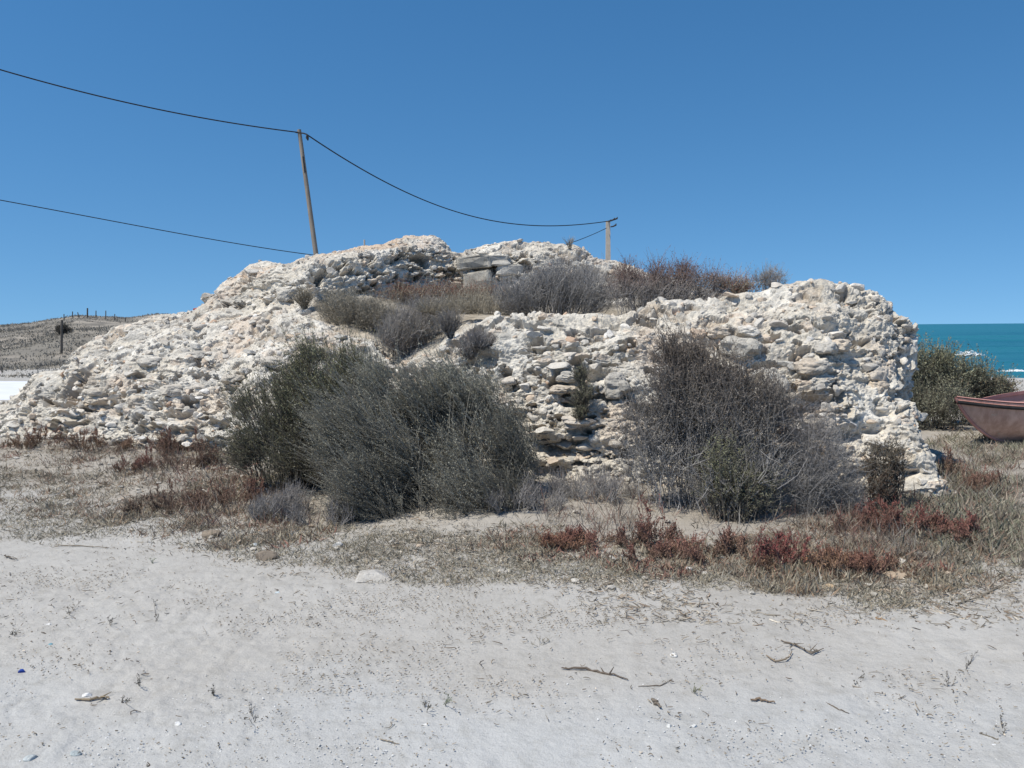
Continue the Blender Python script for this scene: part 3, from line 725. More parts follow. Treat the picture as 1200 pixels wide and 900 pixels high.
shrub('shrub', 'green grey bush in the lee of the ruin behind the bow of the boat', 'shrub', gb(1100, 500, 12.6),
      [lob(1072, 448, 42, 40, 12.8, 1.3), lob(1118, 450, 42, 34, 12.8, 1.2), lob(1156, 468, 30, 24, 12.8, .8), lob(1090, 482, 52, 26, 12.2, 1.0), lob(1062, 420, 24, 20, 12.8, .4), lob(1105, 425, 16, 18, 12.8, .25), lob(1146, 450, 20, 16, 12.8, .3), lob(1176, 462, 10, 12, 12.8, .1), lob(1045, 455, 26, 44, 12.9, .6)],
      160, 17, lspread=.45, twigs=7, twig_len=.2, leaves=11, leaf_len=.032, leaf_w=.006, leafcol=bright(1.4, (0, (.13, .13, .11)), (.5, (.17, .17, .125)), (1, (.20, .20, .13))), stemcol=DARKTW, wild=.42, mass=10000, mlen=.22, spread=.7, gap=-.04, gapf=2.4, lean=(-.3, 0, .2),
      patch=lambda q, c: c*mixc((1, 1, 1), (1.35, .85, .75), sstep(.15, .5, fbm(q, 1.8, 3, 61))))
# growth inside and on the ruin
def inb(px, d): 
    x = (px-600)/1000*d; return np.array([x, d, surf_z(x, d)-.02])
shrub('dry_shrub', 'straw grey dry bush filling the left end of the hollow', 'shrub', inb(420, 11.0), [lob(415, 372, 42, 22, 11.0, 1), lob(450, 385, 34, 26, 10.8, .9), lob(395, 362, 26, 14, 11.3, .5)],
      165, 21, mass=2600, mlen=.15, spread=.6, outw=.4, twigs=8, twig_len=.17, leaves=4, leaf_len=.05, leaf_w=.0022, leafcol=STRAW, stemcol=palette((0, (.17, .155, .13)), (1, (.25, .23, .19))), up=.8, stem_r=.004)
shrub('dry_shrub', 'grey dry bush spilling down through the breach', 'shrub', inb(475, 10.2), [lob(478, 388, 34, 26, 10.2, 1), lob(500, 372, 30, 22, 10.6, .7), lob(455, 400, 20, 14, 10.0, .4)],
      130, 22, mass=1900, mlen=.15, spread=.6, outw=.4, twigs=8, twig_len=.17, leaves=4, leaf_len=.05, leaf_w=.0022, leafcol=palette((0, (.2, .13, .10)), (.4, (.24, .215, .18)), (1, (.27, .25, .22))), stemcol=DEADTW, up=.8, stem_r=.004)
shrub('dry_shrub', 'rust brown dry bush under the corner of the back wall', 'shrub', inb(530, 12.4), [lob(520, 348, 46, 13, 12.5, 1), lob(570, 350, 36, 12, 12.4, .8), lob(470, 350, 30, 12, 12.2, .5)],
      130, 23, mass=1700, mlen=.15, spread=.6, outw=.4, twigs=8, twig_len=.14, leaves=6, leaf_len=.03, leaf_w=.003, leafcol=RUST, stemcol=STRAW, up=.7, stem_r=.004)
shrub('dead_shrub', 'pale grey leafless bush behind the front wall, left of the brown one', 'shrub', inb(650, 10.6), [lob(655, 338, 38, 28, 10.6, 1.2), lob(610, 350, 34, 20, 10.6, .8), lob(690, 345, 40, 26, 10.5, 1)],
      260, 24, mass=3600, mlen=.15, spread=.6, outw=.4, twigs=9, twig_len=.18, leaves=3, leaf_len=.035, leaf_w=.0016, leafcol=DEADTW, stemcol=palette((0, (.16, .155, .15)), (1, (.26, .255, .255))), wild=.4, up=.6, stem_r=.0045)
shrub('dead_shrub', 'grey bush with dark red brown tops crowning the middle of the front wall', 'shrub', inb(760, 10.3),
      [lob(742, 340, 40, 20, 10.3, 1.1), lob(790, 338, 46, 20, 10.3, 1.2), lob(738, 322, 16, 14, 10.3, .28), lob(770, 320, 16, 13, 10.3, .28), lob(800, 319, 20, 13, 10.3, .4), lob(832, 330, 24, 14, 10.3, .5), lob(846, 336, 22, 9, 10.3, .4)],
      220, 25, mass=4200, mlen=.13, spread=.7, outw=.4, twigs=8, twig_len=.13, leaves=6, leaf_len=.02, leaf_w=.003, leafcol=palette((0, (.25, .235, .225)), (.5, (.25, .225, .21)), (.75, (.19, .135, .115)), (1, (.16, .09, .075))), stemcol=palette((0, (.26, .25, .245)), (.6, (.29, .275, .27)), (1, (.19, .14, .125))), wild=.5, up=.6, gap=-.02, gapf=4, stem_r=.004)
shrub('dry_shrub', 'low rust tinged bush on the wall top between two taller tufts', 'shrub', inb(860, 10.3), [lob(862, 337, 30, 9, 10.3, 1)],
      45, 26, mass=400, mlen=.15, spread=.6, outw=.4, twigs=7, twig_len=.10, leaves=6, leaf_len=.02, leaf_w=.003, leafcol=RUST, stemcol=STRAW)
shrub('dead_shrub', 'wispy grey tuft alone on the top of the front wall', 'shrub', inb(903, 10.2), [lob(906, 326, 16, 10, 10.2, 1), lob(892, 330, 10, 8, 10.2, .6)],
      40, 27, mass=260, mlen=.11, spread=.6, outw=.35, twigs=6, twig_len=.12, leaves=4, leaf_len=.028, leaf_w=.0018, leafcol=palette((0, (.16, .15, .13)), (1, (.25, .24, .225))), stemcol=DEADTW, up=.7, lean=(.25, 0, 0), wild=.5, stem_r=.003)
shrub('dry_shrub', 'low tan dry growth on the soil in the middle of the hollow', 'shrub', inb(560, 11.2), [lob(555, 362, 40, 14, 11.2, 1), lob(600, 362, 30, 12, 11.0, .7), lob(528, 376, 26, 14, 10.3, .8), lob(560, 372, 30, 10, 10.2, .7), lob(505, 388, 18, 14, 10.0, .4)],
      150, 28, twigs=7, twig_len=.14, leaves=4, leaf_len=.04, leaf_w=.0024, leafcol=STRAW, stemcol=STRAW, up=.8, stem_r=.004, mass=3200, mlen=.15, spread=.8)
def wallplant(px, py, rx, ry, n, seed, label, leafcol, stemcol, cat='shrub', name='dry_shrub', **kw):
    h = hit(px, py+ry); d = h[1]
    kw.setdefault('basej', .012); kw.setdefault('spread', .12)
    return shrub(name, label, cat, h, [lob(px, py, rx, ry, d-.08, 1)], n, seed, leafcol=leafcol, stemcol=stemcol, **kw)
wallplant(562, 402, 20, 12, 90, 31, 'small grey tuft on the right lip of the breach', DEADTW, DEADTW, twigs=7, twig_len=.10, leaves=3, leaf_len=.02, leaf_w=.0018, up=.8)
wallplant(548, 412, 16, 12, 60, 36, 'grey twiggy tuft hanging below the breach lip', DEADTW, DEADTW, twigs=7, twig_len=.10, leaves=3, leaf_len=.02, leaf_w=.0018, up=.8)
wallplant(682, 462, 16, 18, 70, 32, 'dark thin plant rooted in the middle of the front wall', OLIVE, DARKTW, twigs=6, twig_len=.09, leaves=5, leaf_len=.016, leaf_w=.0025)
wallplant(680, 436, 10, 14, 34, 33, 'topmost dark plant rooted high in the front wall', OLIVE, DARKTW, twigs=6, twig_len=.08, leaves=5, leaf_len=.016, leaf_w=.0025)
wallplant(680, 485, 12, 10, 34, 37, 'lowest dark plant in the front wall crevices', OLIVE, DARKTW, twigs=6, twig_len=.07, leaves=5, leaf_len=.016, leaf_w=.0025)
wallplant(668, 282, 8, 6, 20, 34, 'tiny dry wisp on top of the back wall', STRAW, STRAW, twigs=4, twig_len=.06, leaves=2, leaf_len=.02, leaf_w=.0016)
wallplant(527, 382, 14, 9, 80, 38, 'grey dry tuft at the right edge of the breach behind the lip', palette((0, (.22, .19, .15)), (1, (.27, .25, .21))), DEADTW, twigs=8, twig_len=.14, leaves=3, leaf_len=.035, leaf_w=.002, up=.8)
wallplant(355, 348, 14, 10, 60, 35, 'dry straw tuft on the left end of the back wall', STRAW, STRAW, twigs=6, twig_len=.12, leaves=3, leaf_len=.03, leaf_w=.0022)

# red saltwort and other low plants at the foot of the ruin
def herb(name, px, py, w, h, n, seed, label, leafcol, stemcol=None, **kw):
    b = gb(px, py); d = b[1]; rg = np.random.default_rng(seed+900)
    a = dict(twigs=14, twig_len=.05, leaves=7, leaf_len=.012, leaf_w=.0036, stem_r=.003, up=.7, wild=.55, spread=.8, tmin=.12, mass=0)
    a.update(kw)
    L = []
    for _ in range(7):
        x = rg.normal()*.36; t = rg.uniform(.25, 1.05)*(1-.5*abs(x))
        L.append(lob(px+x*w, py-h*t*.5, w*rg.uniform(.10, .26), h*t*.5, d+rg.normal()*.08, rg.uniform(.3, 1), dr=.0005*w*d*rg.uniform(.4, 1)))
    return shrub(name, label, 'plant', b, L, max(n//2, 4), seed, leafcol=leafcol, stemcol=stemcol or palette((0, (.18, .14, .11)), (1, (.2, .11, .09))), **a)
CRIM = palette((0, (.20, .10, .08)), (.5, (.25, .085, .08)), (1, (.30, .09, .085)))
DULLRED = palette((0, (.22, .18, .13)), (.5, (.24, .16, .12)), (1, (.25, .125, .10)))
ORANGE = palette((0, (.24, .19, .13)), (.6, (.28, .17, .11)), (1, (.26, .125, .09)))
YELG = palette((0, (.22, .19, .13)), (1, (.26, .235, .15)))
RED = palette((0, (.20, .15, .11)), (.4, (.22, .12, .095)), (1, (.24, .085, .075)))
RUST = palette((0, (.19, .15, .115)), (.5, (.23, .15, .11)), (1, (.23, .115, .085)))
herb('saltwort_plant', 907, 660, 56, 62, 150, 41, 'brightest crimson saltwort plant below the half dead bush', CRIM)
herb('saltwort_plant', 765, 640, 46, 62, 90, 42, 'tall thin red saltwort on bare sand left of the crimson one', RED)
herb('saltwort_plant', 790, 655, 70, 34, 130, 43, 'low dull red saltwort mat on the sand below the half dead bush', DULLRED)
herb('saltwort_plant', 1030, 620, 60, 48, 150, 44, 'dark red saltwort below the small brown bush', RED)
herb('saltwort_plant', 1080, 625, 66, 42, 150, 45, 'dark red saltwort at the foot of the white right corner', RED)
herb('saltwort_plant', 1140, 632, 60, 48, 130, 46, 'rightmost dark red saltwort with upright stems', RED)
herb('saltwort_plant', 965, 668, 70, 42, 130, 47, 'orange brown saltwort clump right of the crimson plant', ORANGE)
herb('saltwort_plant', 1020, 672, 60, 38, 120, 48, 'rust brown saltwort clump with bare sand on its right', RUST)
herb('saltwort_plant', 860, 650, 40, 40, 80, 49, 'dull green and red saltwort left of the crimson plant', DULLRED)
herb('saltwort_plant', 1105, 560, 46, 50, 90, 50, 'red stemmed saltwort behind the white right corner', DULLRED)
herb('saltwort_plant', 1150, 575, 50, 44, 90, 51, 'grey red saltwort among the grass before the boat', DULLRED)
herb('saltwort_plant', 690, 636, 56, 24, 120, 52, 'low reddish saltwort mat between the two big bushes', DULLRED)
herb('saltwort_plant', 640, 642, 50, 20, 100, 53, 'low tan and red saltwort mat below the largest shrub', ORANGE)
herb('saltwort_plant', 238, 548, 70, 62, 150, 54, 'tall dark red saltwort left of the olive shrub', RUST)
herb('saltwort_plant', 205, 530, 56, 44, 120, 55, 'brown red saltwort thicket below the left slope', RUST)
herb('saltwort_plant', 120, 528, 80, 34, 140, 56, 'rusty red saltwort row at the foot of the left slope', ORANGE)
herb('saltwort_plant', 40, 524, 70, 34, 120, 57, 'orange red saltwort at the far left foot of the slope', ORANGE)
herb('saltwort_plant', 152, 552, 50, 34, 90, 58, 'dark red saltwort standing before the rusty row', RED)
herb('saltwort_plant', 265, 590, 80, 46, 130, 59, 'brown grey saltwort clump in front of the olive shrub', RUST)
herb('saltwort_plant', 205, 600, 70, 40, 110, 60, 'straw brown saltwort clump on the sand at left', palette((0, (.2, .17, .13)), (1, (.22, .14, .10))))
herb('dead_shrub', 330, 605, 90, 44, 150, 61, 'grey dead low shrub at the front of the olive shrub', DEADTW, DEADTW, twig_len=.11, leaves=3, leaf_len=.02, leaf_w=.0014)
herb('dead_shrub', 390, 612, 60, 40, 100, 62, 'grey dead low shrub left of the largest shrub', DEADTW, DEADTW, twig_len=.11, leaves=3, leaf_len=.02, leaf_w=.0014)
herb('dead_shrub', 700, 585, 80, 50, 150, 63, 'thin grey dead shrub at the foot of the front wall between the big bushes', DEADTW, DEADTW, twig_len=.12, leaves=3, leaf_len=.02, leaf_w=.0014)
herb('dead_shrub', 610, 598, 60, 44, 110, 64, 'grey dead tuft at the right foot of the largest shrub', DEADTW, DEADTW, twig_len=.12, leaves=3, leaf_len=.02, leaf_w=.0014)

# ------------------------------------------------------------------ ground cover that nobody could count
def scatter(patches, k, rg):                        # patches: px, py, rx, ry, weight
    w = np.array([p[4]*p[2]*p[3] for p in patches]); w = w/w.sum()
    i = rg.choice(len(patches), k, p=w); a = np.array(patches)[i]
    r = np.sqrt(rg.random(k)); th = rg.uniform(0, 2*np.pi, k)
    px = a[:, 0]+a[:, 2]*r*np.cos(th); py = a[:, 1]+a[:, 3]*r*np.sin(th)
    dirs = np.stack([(px-600)/1000, (450-py)/1000, -np.ones(k)], 1)@MR.T
    q = np.zeros((k, 3)); z = np.full(k, .05)
    for _ in range(5):
        t = (z-EYE)/dirs[:, 2]; q[:, 0] = dirs[:, 0]*t; q[:, 1] = dirs[:, 1]*t; z = gz(q[:, 0], q[:, 1])
    q[:, 2] = z
    return q
def tufts(name, patches, k, blades, L0, L1, cols, seed, wid=.09, flat=.5, clump=.035, thresh=-.05, freq=2.0):
    rg = np.random.default_rng(seed)
    q = scatter(patches, k, rg)
    keep = fbm(q*np.array([1, 1, 0]), freq, 4, seed)+rg.normal(size=k)*.16 > thresh
    q = q[keep]; m = len(q)
    c = np.array(cols)[rg.integers(0, len(cols), m)]*np.exp(rg.normal(size=(m, 1))*.2)
    L = np.repeat(rg.uniform(L0, L1, m), blades)*rg.uniform(.5, 1.3, m*blades)
    p0 = np.repeat(q, blades, 0)+rg.normal(size=(m*blades, 3))*np.array([clump, clump, 0])
    p0[:, 2] = np.repeat(q[:, 2], blades)
    d = nrm(rg.normal(size=(m*blades, 3))*np.array([1, 1, .3])*flat+np.array([0, 0, .6]))
    V, F = kites(p0, d, L, L*wid, rg, .35)
    mb = MB(); mb.add(V, F, np.repeat(np.repeat(c, blades, 0), 4, 0)*1.0)
    return tag(mb.build(name, LEAF), kind='stuff')
GREYS = [(.27, .25, .20), (.33, .30, .235), (.24, .225, .18), (.36, .325, .26), (.29, .24, .175)]
tufts('dry_grass', [(160, 590, 200, 50, 1.2), (360, 628, 150, 36, 1.3), (520, 655, 150, 32, .9), (640, 655, 130, 28, 1.0), (820, 672, 150, 36, 1.1), (980, 685, 170, 34, 1.1), (1150, 650, 90, 50, .9), (1150, 560, 80, 45, 1.3), (720, 590, 60, 30, .4), (60, 540, 100, 28, 1), (1060, 700, 150, 14, .6), (60, 610, 100, 30, .8)],
      19000, 7, .012, .048, GREYS, 201, wid=.07, flat=.75, clump=.04, thresh=.14, freq=1.3)
tufts('dry_grass', [(160, 570, 190, 50, 1), (300, 600, 120, 40, 1), (1000, 670, 160, 34, 1), (660, 645, 120, 26, .6), (850, 665, 120, 30, 1)], 5200, 8,   .03, .085, [(.29, .255, .195), (.34, .30, .23), (.25, .225, .175), (.28, .20, .14)], 204, wid=.05, flat=.6, clump=.03, thresh=.02, freq=3)
tufts('dry_grass', [(1150, 545, 90, 40, 1), (1110, 600, 80, 50, .8), (1170, 640, 60, 40, .7)], 3200, 10, .04, .12, [(.235, .235, .175), (.27, .25, .20), (.25, .21, .17)], 202, wid=.045, flat=.6, thresh=-.2)
tufts('dry_grass', [(120, 565, 170, 45, 1), (250, 600, 110, 45, 1.2), (1090, 660, 130, 40, 1), (950, 665, 130, 34, .9), (720, 610, 110, 34, 1.1), (900, 625, 120, 22, 1.0), (560, 632, 90, 16, .8)], 7500, 9, .03, .09, [(.24, .215, .17), (.29, .245, .195), (.26, .24, .20), (.26, .18, .135)], 205, wid=.045, flat=.65, clump=.03, thresh=.11, freq=1.9)
tufts('dry_stems', [(140, 525, 160, 30, 1), (235, 560, 70, 45, 1.2), (300, 605, 90, 26, .8), (1080, 610, 110, 50, 1), (1150, 575, 60, 50, 1), (700, 590, 80, 40, .9), (780, 630, 90, 26, .6), (960, 640, 120, 34, .7)], 3000, 5, .07, .22, [(.22, .15, .12), (.25, .215, .18), (.20, .12, .10), (.28, .26, .23), (.18, .145, .12)], 206, wid=.014, flat=.34, clump=.03, thresh=-.02, freq=1.6)
tufts('red_ground_cover', [(880, 655, 180, 30, 1), (1050, 635, 130, 40, 1.2), (120, 528, 150, 24, 1), (230, 565, 80, 50, 1), (660, 640, 90, 20, .7), (1140, 610, 70, 45, .9), (300, 620, 90, 26, .5)], 6500, 9, .015, .07, [(.25, .15, .12), (.25, .18, .14), (.29, .22, .155), (.24, .125, .10), (.26, .23, .18)], 203, wid=.085, flat=.7, thresh=.05)
def litter(name, patches, k, L0, L1, cols, seed, thresh, r=.0022, freq=1.7):
    rg = np.random.default_rng(seed); q = scatter(patches, k, rg)
    keep = fbm(q*np.array([1, 1, 0]), freq, 4, seed)+rg.normal(size=k)*.22 > thresh
    q = q[keep]; m = len(q)
    a = rg.uniform(0, 2*np.pi, m); L = rg.uniform(L0, L1, m)*np.exp(rg.normal(size=m)*.35)
    d = np.stack([np.cos(a), np.sin(a), rg.normal(size=m)*.22], 1); s = np.stack([-np.sin(a), np.cos(a), rg.random(m)*.8], 1)
    cv = rg.normal(size=(m, 1))*.35*L[:, None]
    q[:, 2] += .012
    path = np.stack([q-d*L[:, None]*.5, q-d*L[:, None]*.15+s*cv*.6, q+d*L[:, None]*.2+s*cv*.5, q+d*L[:, None]*.5-s*cv*.2], 1)
    rad = r*rg.uniform(.5, 1.7, (m, 1))*np.array([[.6, 1, .9, .5]])
    V, F = tubes(path, rad, 3)
    c = np.array(cols)[rg.integers(0, len(cols), m)]*np.exp(rg.normal(size=(m, 1))*.25)
    mb = MB(); mb.add(V, F, tube_cols(c, 4, 3))
    return tag(mb.build(name, TWIG), kind='stuff')
BR = [(.17, .135, .10), (.22, .18, .14), (.13, .105, .085), (.27, .225, .17)]
litter('plant_litter', [(600, 690, 680, 50, 1.6), (600, 750, 690, 70, .9), (600, 840, 680, 80, .3), (150, 650, 200, 45, 1.5)], 19000, .003, .012, [(.28, .24, .19), (.34, .29, .23), (.38, .33, .27), (.25, .21, .165), (.18, .15, .12)], 211, .14, .0021, 2.2)
litter('plant_litter', [(600, 700, 660, 60, 1), (600, 780, 680, 80, .4), (160, 600, 190, 60, 1)], 1500, .012, .045, BR, 213, -.05, .0018)
litter('plant_litter', [(160, 590, 200, 60, 1.2), (400, 640, 190, 40, 1.2), (660, 650, 170, 40, 1), (900, 690, 290, 45, 1.2), (1130, 680, 110, 60, .8), (730, 590, 80, 40, .8), (60, 545, 110, 30, .8)], 12500, .012, .06, [(.29, .255, .21), (.35, .315, .265), (.21, .18, .145), (.40, .36, .30), (.28, .215, .16)], 212, .06, .0026, 1.4)
def pebbles(name, patches, k, s0, s1, cols, seed, thresh):
    rg = np.random.default_rng(seed); q = scatter(patches, k, rg)
    keep = fbm(q*np.array([1, 1, 0]), 1.4, 3, seed)+rg.normal(size=k)*.2 > thresh
    q = q[keep]; m = len(q); L = s0+(s1-s0)*rg.random(m)**3
    q[:, 2] += L*.25+.004
    c = np.array(cols)[rg.integers(0, len(cols), m)]*rg.uniform(.85, 1.1, (m, 1))
    mb = MB(); rocks(mb, q, np.stack([L, L*.8, L*.36], 1), rand_axes(rg, m), c, rg, 1, 5, .6, .95)
    return tag(mb.build(name, STONE), kind='stuff')
pebbles('shell_gravel', [(250, 850, 330, 60, 1), (650, 860, 400, 45, .55), (1000, 860, 300, 50, .4), (600, 720, 600, 100, .05)], 4600, .0016, .0062, [(.66, .67, .68), (.70, .70, .69), (.62, .61, .58), (.74, .74, .74)], 221, .05)
pebbles('rubble_fragments', [(350, 560, 350, 40, .6), (700, 585, 120, 40, 1.2), (1090, 590, 70, 30, 1.0), (150, 560, 160, 40, 1), (500, 640, 300, 25, .3), (900, 670, 250, 35, .3)], 1600, .008, .04, [(.50, .47, .42), (.56, .53, .48), (.42, .39, .34), (.52, .43, .34)], 222, -.05)

# ------------------------------------------------------------------ single things on the sand
def stone(px, py, w, h, label, colr, seed, name='stone', cat='stone', m=None):
    rg = np.random.default_rng(seed); p = gpt(px, py); k = np.linalg.norm(p-np.array([0, 0, EYE]))/1000
    L = w*k*.5; H = max(h*k*.5, .006)
    mb = MB(); ax = rand_axes(rg, 1, .08); ax[0] = np.array([[1, .1, 0], [-.1, 1, 0], [0, 0, 1]]); ax = nrm(ax)
    rocks(mb, [np.array([0, 0, H*.3])], [(L, L*.75, H)], ax, [colr], rg, 3, 9, .55, .92)
    return tag(mb.build(name, m or STONE, origin=(0, 0, 0)), label, cat), p
def put(o_p):
    o, p = o_p; o.location = (float(p[0]), float(p[1]), float(p[2])); return o
for a in ((436, 678, 54, 13, 'broad pale flat stone half buried in front of the largest shrub', (.50, .48, .45), 301),
          (396, 641, 12, 10, 'white stone in the dry grass left of the largest shrub', (.66, .64, .60), 302),
          (296, 594, 8, 6, 'small white stone under the olive shrub', (.66, .65, .62), 303),
          (298, 640, 9, 6, 'small bluish white stone on the litter below the olive shrub', (.6, .64, .66), 304),
          (662, 571, 14, 9, 'white stone at the wall foot between the two big bushes', (.66, .63, .58), 305),
          (850, 601, 12, 9, 'white flat stone under the half dead bush', (.68, .66, .62), 306),
          (806, 668, 10, 7, 'white stone among the dull red saltwort', (.62, .6, .57), 307),
          (944, 658, 11, 7, 'orange stone beside the orange brown saltwort', (.55, .27, .10), 308),
          (248, 628, 26, 12, 'brown rough stone on the litter at left', (.27, .225, .18), 309),
          (312, 655, 28, 14, 'dark brown lump in the litter below the olive shrub', (.25, .21, .17), 310),
          (971, 689, 14, 7, 'tan flat stone on the sand below the rust brown saltwort', (.5, .38, .25), 311),
          (1050, 676, 30, 8, 'long tan flat stone right of the rust brown saltwort', (.46, .37, .28), 312),
          (88, 885, 12, 7, 'bluish pebble at the bottom left of the sand', (.42, .47, .48), 314),
          (36, 891, 14, 8, 'pale pebble nearest the bottom left corner', (.5, .54, .55), 315)):
    put(stone(*a))
for a in ((101, 816, 11, 5, 'white shell beside the driftwood at the bottom left', (.74, .74, .74), 321), (57, 733, 8, 4, 'white shell on open sand at left, nearest the little dark sprig', (.74, .75, .76), 322),
          (790, 769, 10, 6, 'white shell right of the long stick', (.74, .73, .7), 323), (784, 852, 8, 5, 'white shell nearest the bottom, below the long stick', (.72, .72, .7), 324),
          (208, 850, 8, 6, 'white shell in the gravel at the bottom left', (.75, .75, .74), 325), (499, 850, 6, 4, 'white shell below the little green sprig', (.75, .74, .72), 326),
          (813, 852, 8, 5, 'white shell at the bottom, lower right of the long stick', (.72, .72, .7), 327), (1165, 875, 6, 4, 'white shell at the bottom right', (.75, .75, .75), 328), (325, 695, 7, 3, 'pale blue white shell below the brown lump', (.62, .70, .73), 329)):
    put(stone(*a, name='shell', cat='shell'))
BLUEDARK = make_plain('dark_blue_plastic', (.02, .05, .25), (.03, .07, .32), 5, .4)
put(stone(25, 788, 9, 5, 'dark blue bottle cap scrap on the sand at far left', (.03, .06, .3), 331, 'plastic_scrap', 'litter', BLUEDARK))
put(stone(60, 756, 6, 3, 'small teal plastic scrap on the sand at left', (.1, .3, .4), 332, 'plastic_scrap', 'litter', make_plain('teal_plastic', (.10, .24, .30), (.14, .30, .36), 5, .5)))
put(stone(641, 546, 15, 7, 'light blue plastic scrap at the right edge of the largest shrub', (.1, .4, .6), 333, 'plastic_scrap', 'litter', PLASTIC))
def stick(pts, r, label, colr, seed, name='stick', cat='stick', forks=0):
    rg = np.random.default_rng(seed)
    q = np.array([gpt(*p) for p in pts]); base = q.mean(0)
    t = np.linspace(0, 1, 14); s = np.linspace(0, 1, len(q))
    path = np.stack([np.interp(t, s, q[:, k]) for k in range(3)], 1); path[:, 2] += r*.9+.004
    path[1:-1] += rg.normal(size=(12, 3))*r*.35
    rad = .78*r*(np.interp(t, [0, .3, 1], [.6, 1, .45]))*rg.uniform(.85, 1.15, 14)
    mb = MB(); V, F = tubes(path[None], rad[None], 6); mb.add(V, F, colr)
    for _ in range(forks):
        i = rg.integers(3, 12); dd = nrm(np.array([rg.normal(), rg.normal(), .35]))*rg.uniform(.02, .06)
        fp = np.stack([path[i]+dd*k for k in (0, .5, 1)]); V, F = tubes(fp[None], np.array([[r*.5, r*.4, r*.15]]), 5); mb.add(V, F, colr)
    return tag(mb.build(name, TWIG, origin=base), label, cat)
stick([(658, 785), (690, 787), (712, 792), (736, 799)], .008, 'long thin dark stick lying on the open sand', (.13, .105, .085), 341, forks=2)
stick([(748, 806), (775, 805), (788, 797)], .003, 'curved thin twig right of the long stick', (.16, .13, .10), 342)
stick([(880, 823), (893, 823), (908, 826)], .008, 'short thick brown driftwood piece on the sand at right', (.2, .15, .11), 343)
stick([(968, 825), (982, 833), (995, 838)], .004, 'thin slanting twig right of the short driftwood piece', (.14, .115, .09), 344)
stick([(1026, 726), (1040, 731)], .008, 'tan stick end lying below the rust brown saltwort', (.3, .2, .12), 345)
stick([(898, 770), (910, 778), (925, 772), (928, 765)], .006, 'curled brown root lying on the sand at right', (.24, .19, .14), 346, name='root', cat='root')
stick([(915, 752), (935, 758), (950, 768), (965, 762)], .006, 'branched dry root tangle above the curled root', (.17, .14, .11), 347, name='root', cat='root', forks=12)
stick([(88, 822), (104, 823), (118, 820), (128, 821)], .008, 'brown driftwood beside the white shell at bottom left', (.25, .2, .14), 348, forks=3)
stick([(764, 822), (775, 832)], .010, 'short dark bark piece on the sand below the long stick', (.17, .145, .12), 349)
stick([(630, 727), (652, 718)], .003, 'thin pale twig in the middle above the long stick', (.2, .17, .13), 350)
stick([(445, 868), (468, 874)], .004, 'thin tan twig near the bottom middle', (.27, .23, .18), 351)
stick([(1150, 862), (1170, 870)], .005, 'dark twig beside the spiky sprig at bottom right', (.17, .15, .12), 352)
stick([(5, 653), (20, 657)], .008, 'short dark stick on the sand at the far left edge', (.13, .11, .09), 353)
stick([(65, 640), (95, 641), (125, 643)], .006, 'long brown twig along the litter edge at left', (.19, .16, .12), 354)
stick([(1192, 680), (1150, 700), (1120, 712)], .008, 'grey branch in the litter at the right edge', (.22, .19, .15), 355, forks=6)
for k, (px, py, w, h, lb, cl) in enumerate((
    (82, 720, 18, 16, 'little dark sprig on the sand at left', DARKTW), (16, 746, 20, 16, 'small dark sprig on the sand at the far left edge', DARKTW), (163, 803, 20, 14, 'dark sprig above the driftwood at bottom left', DARKTW), (148, 826, 16, 16, 'dark sprig right of the driftwood at bottom left', DARKTW),
    (296, 848, 22, 16, 'star shaped dark sprig near the bottom left', DARKTW), (522, 826, 18, 16, 'little green leafed sprig near the bottom middle', GREEN), (500, 834, 12, 10, 'dark seedling just left of the green leafed sprig', DARKTW),
    (1131, 785, 22, 16, 'dark sprig on the sand at right', DARKTW), (1112, 806, 14, 12, 'small dark sprig below the larger one at right', DARKTW), (1177, 862, 14, 22, 'spiky upright sprig at bottom right', DARKTW), (812, 812, 14, 16, 'grey green sprig right of the curved thin twig', OLIVE),
    (128, 730, 12, 10, 'tiny dark sprig right of the little dark sprig', DARKTW), (183, 728, 12, 10, 'tiny brown sprig on the sand below the litter at left', DARKTW), (178, 660, 10, 12, 'tiny green grey sprig at the litter edge at left', GREEN), (250, 815, 9, 14, 'thin upright sprig above the star shaped one', DARKTW),
    (707, 732, 26, 16, 'low grey tuft on the sand below the litter edge', STRAW), (633, 757, 20, 12, 'small straw tuft left of the long stick', STRAW), (1007, 806, 12, 12, 'tiny forked sprig above the slanting twig', DARKTW))):
    herb('seedling_plant', px, py, w, h, 9, 400+k, lb, cl, cl, twigs=3, twig_len=.022, leaves=4, leaf_len=.008, leaf_w=.0024, stem_r=.0014, twig_r=.0011, spread=.0, basej=.001, up=.4, mass=0)

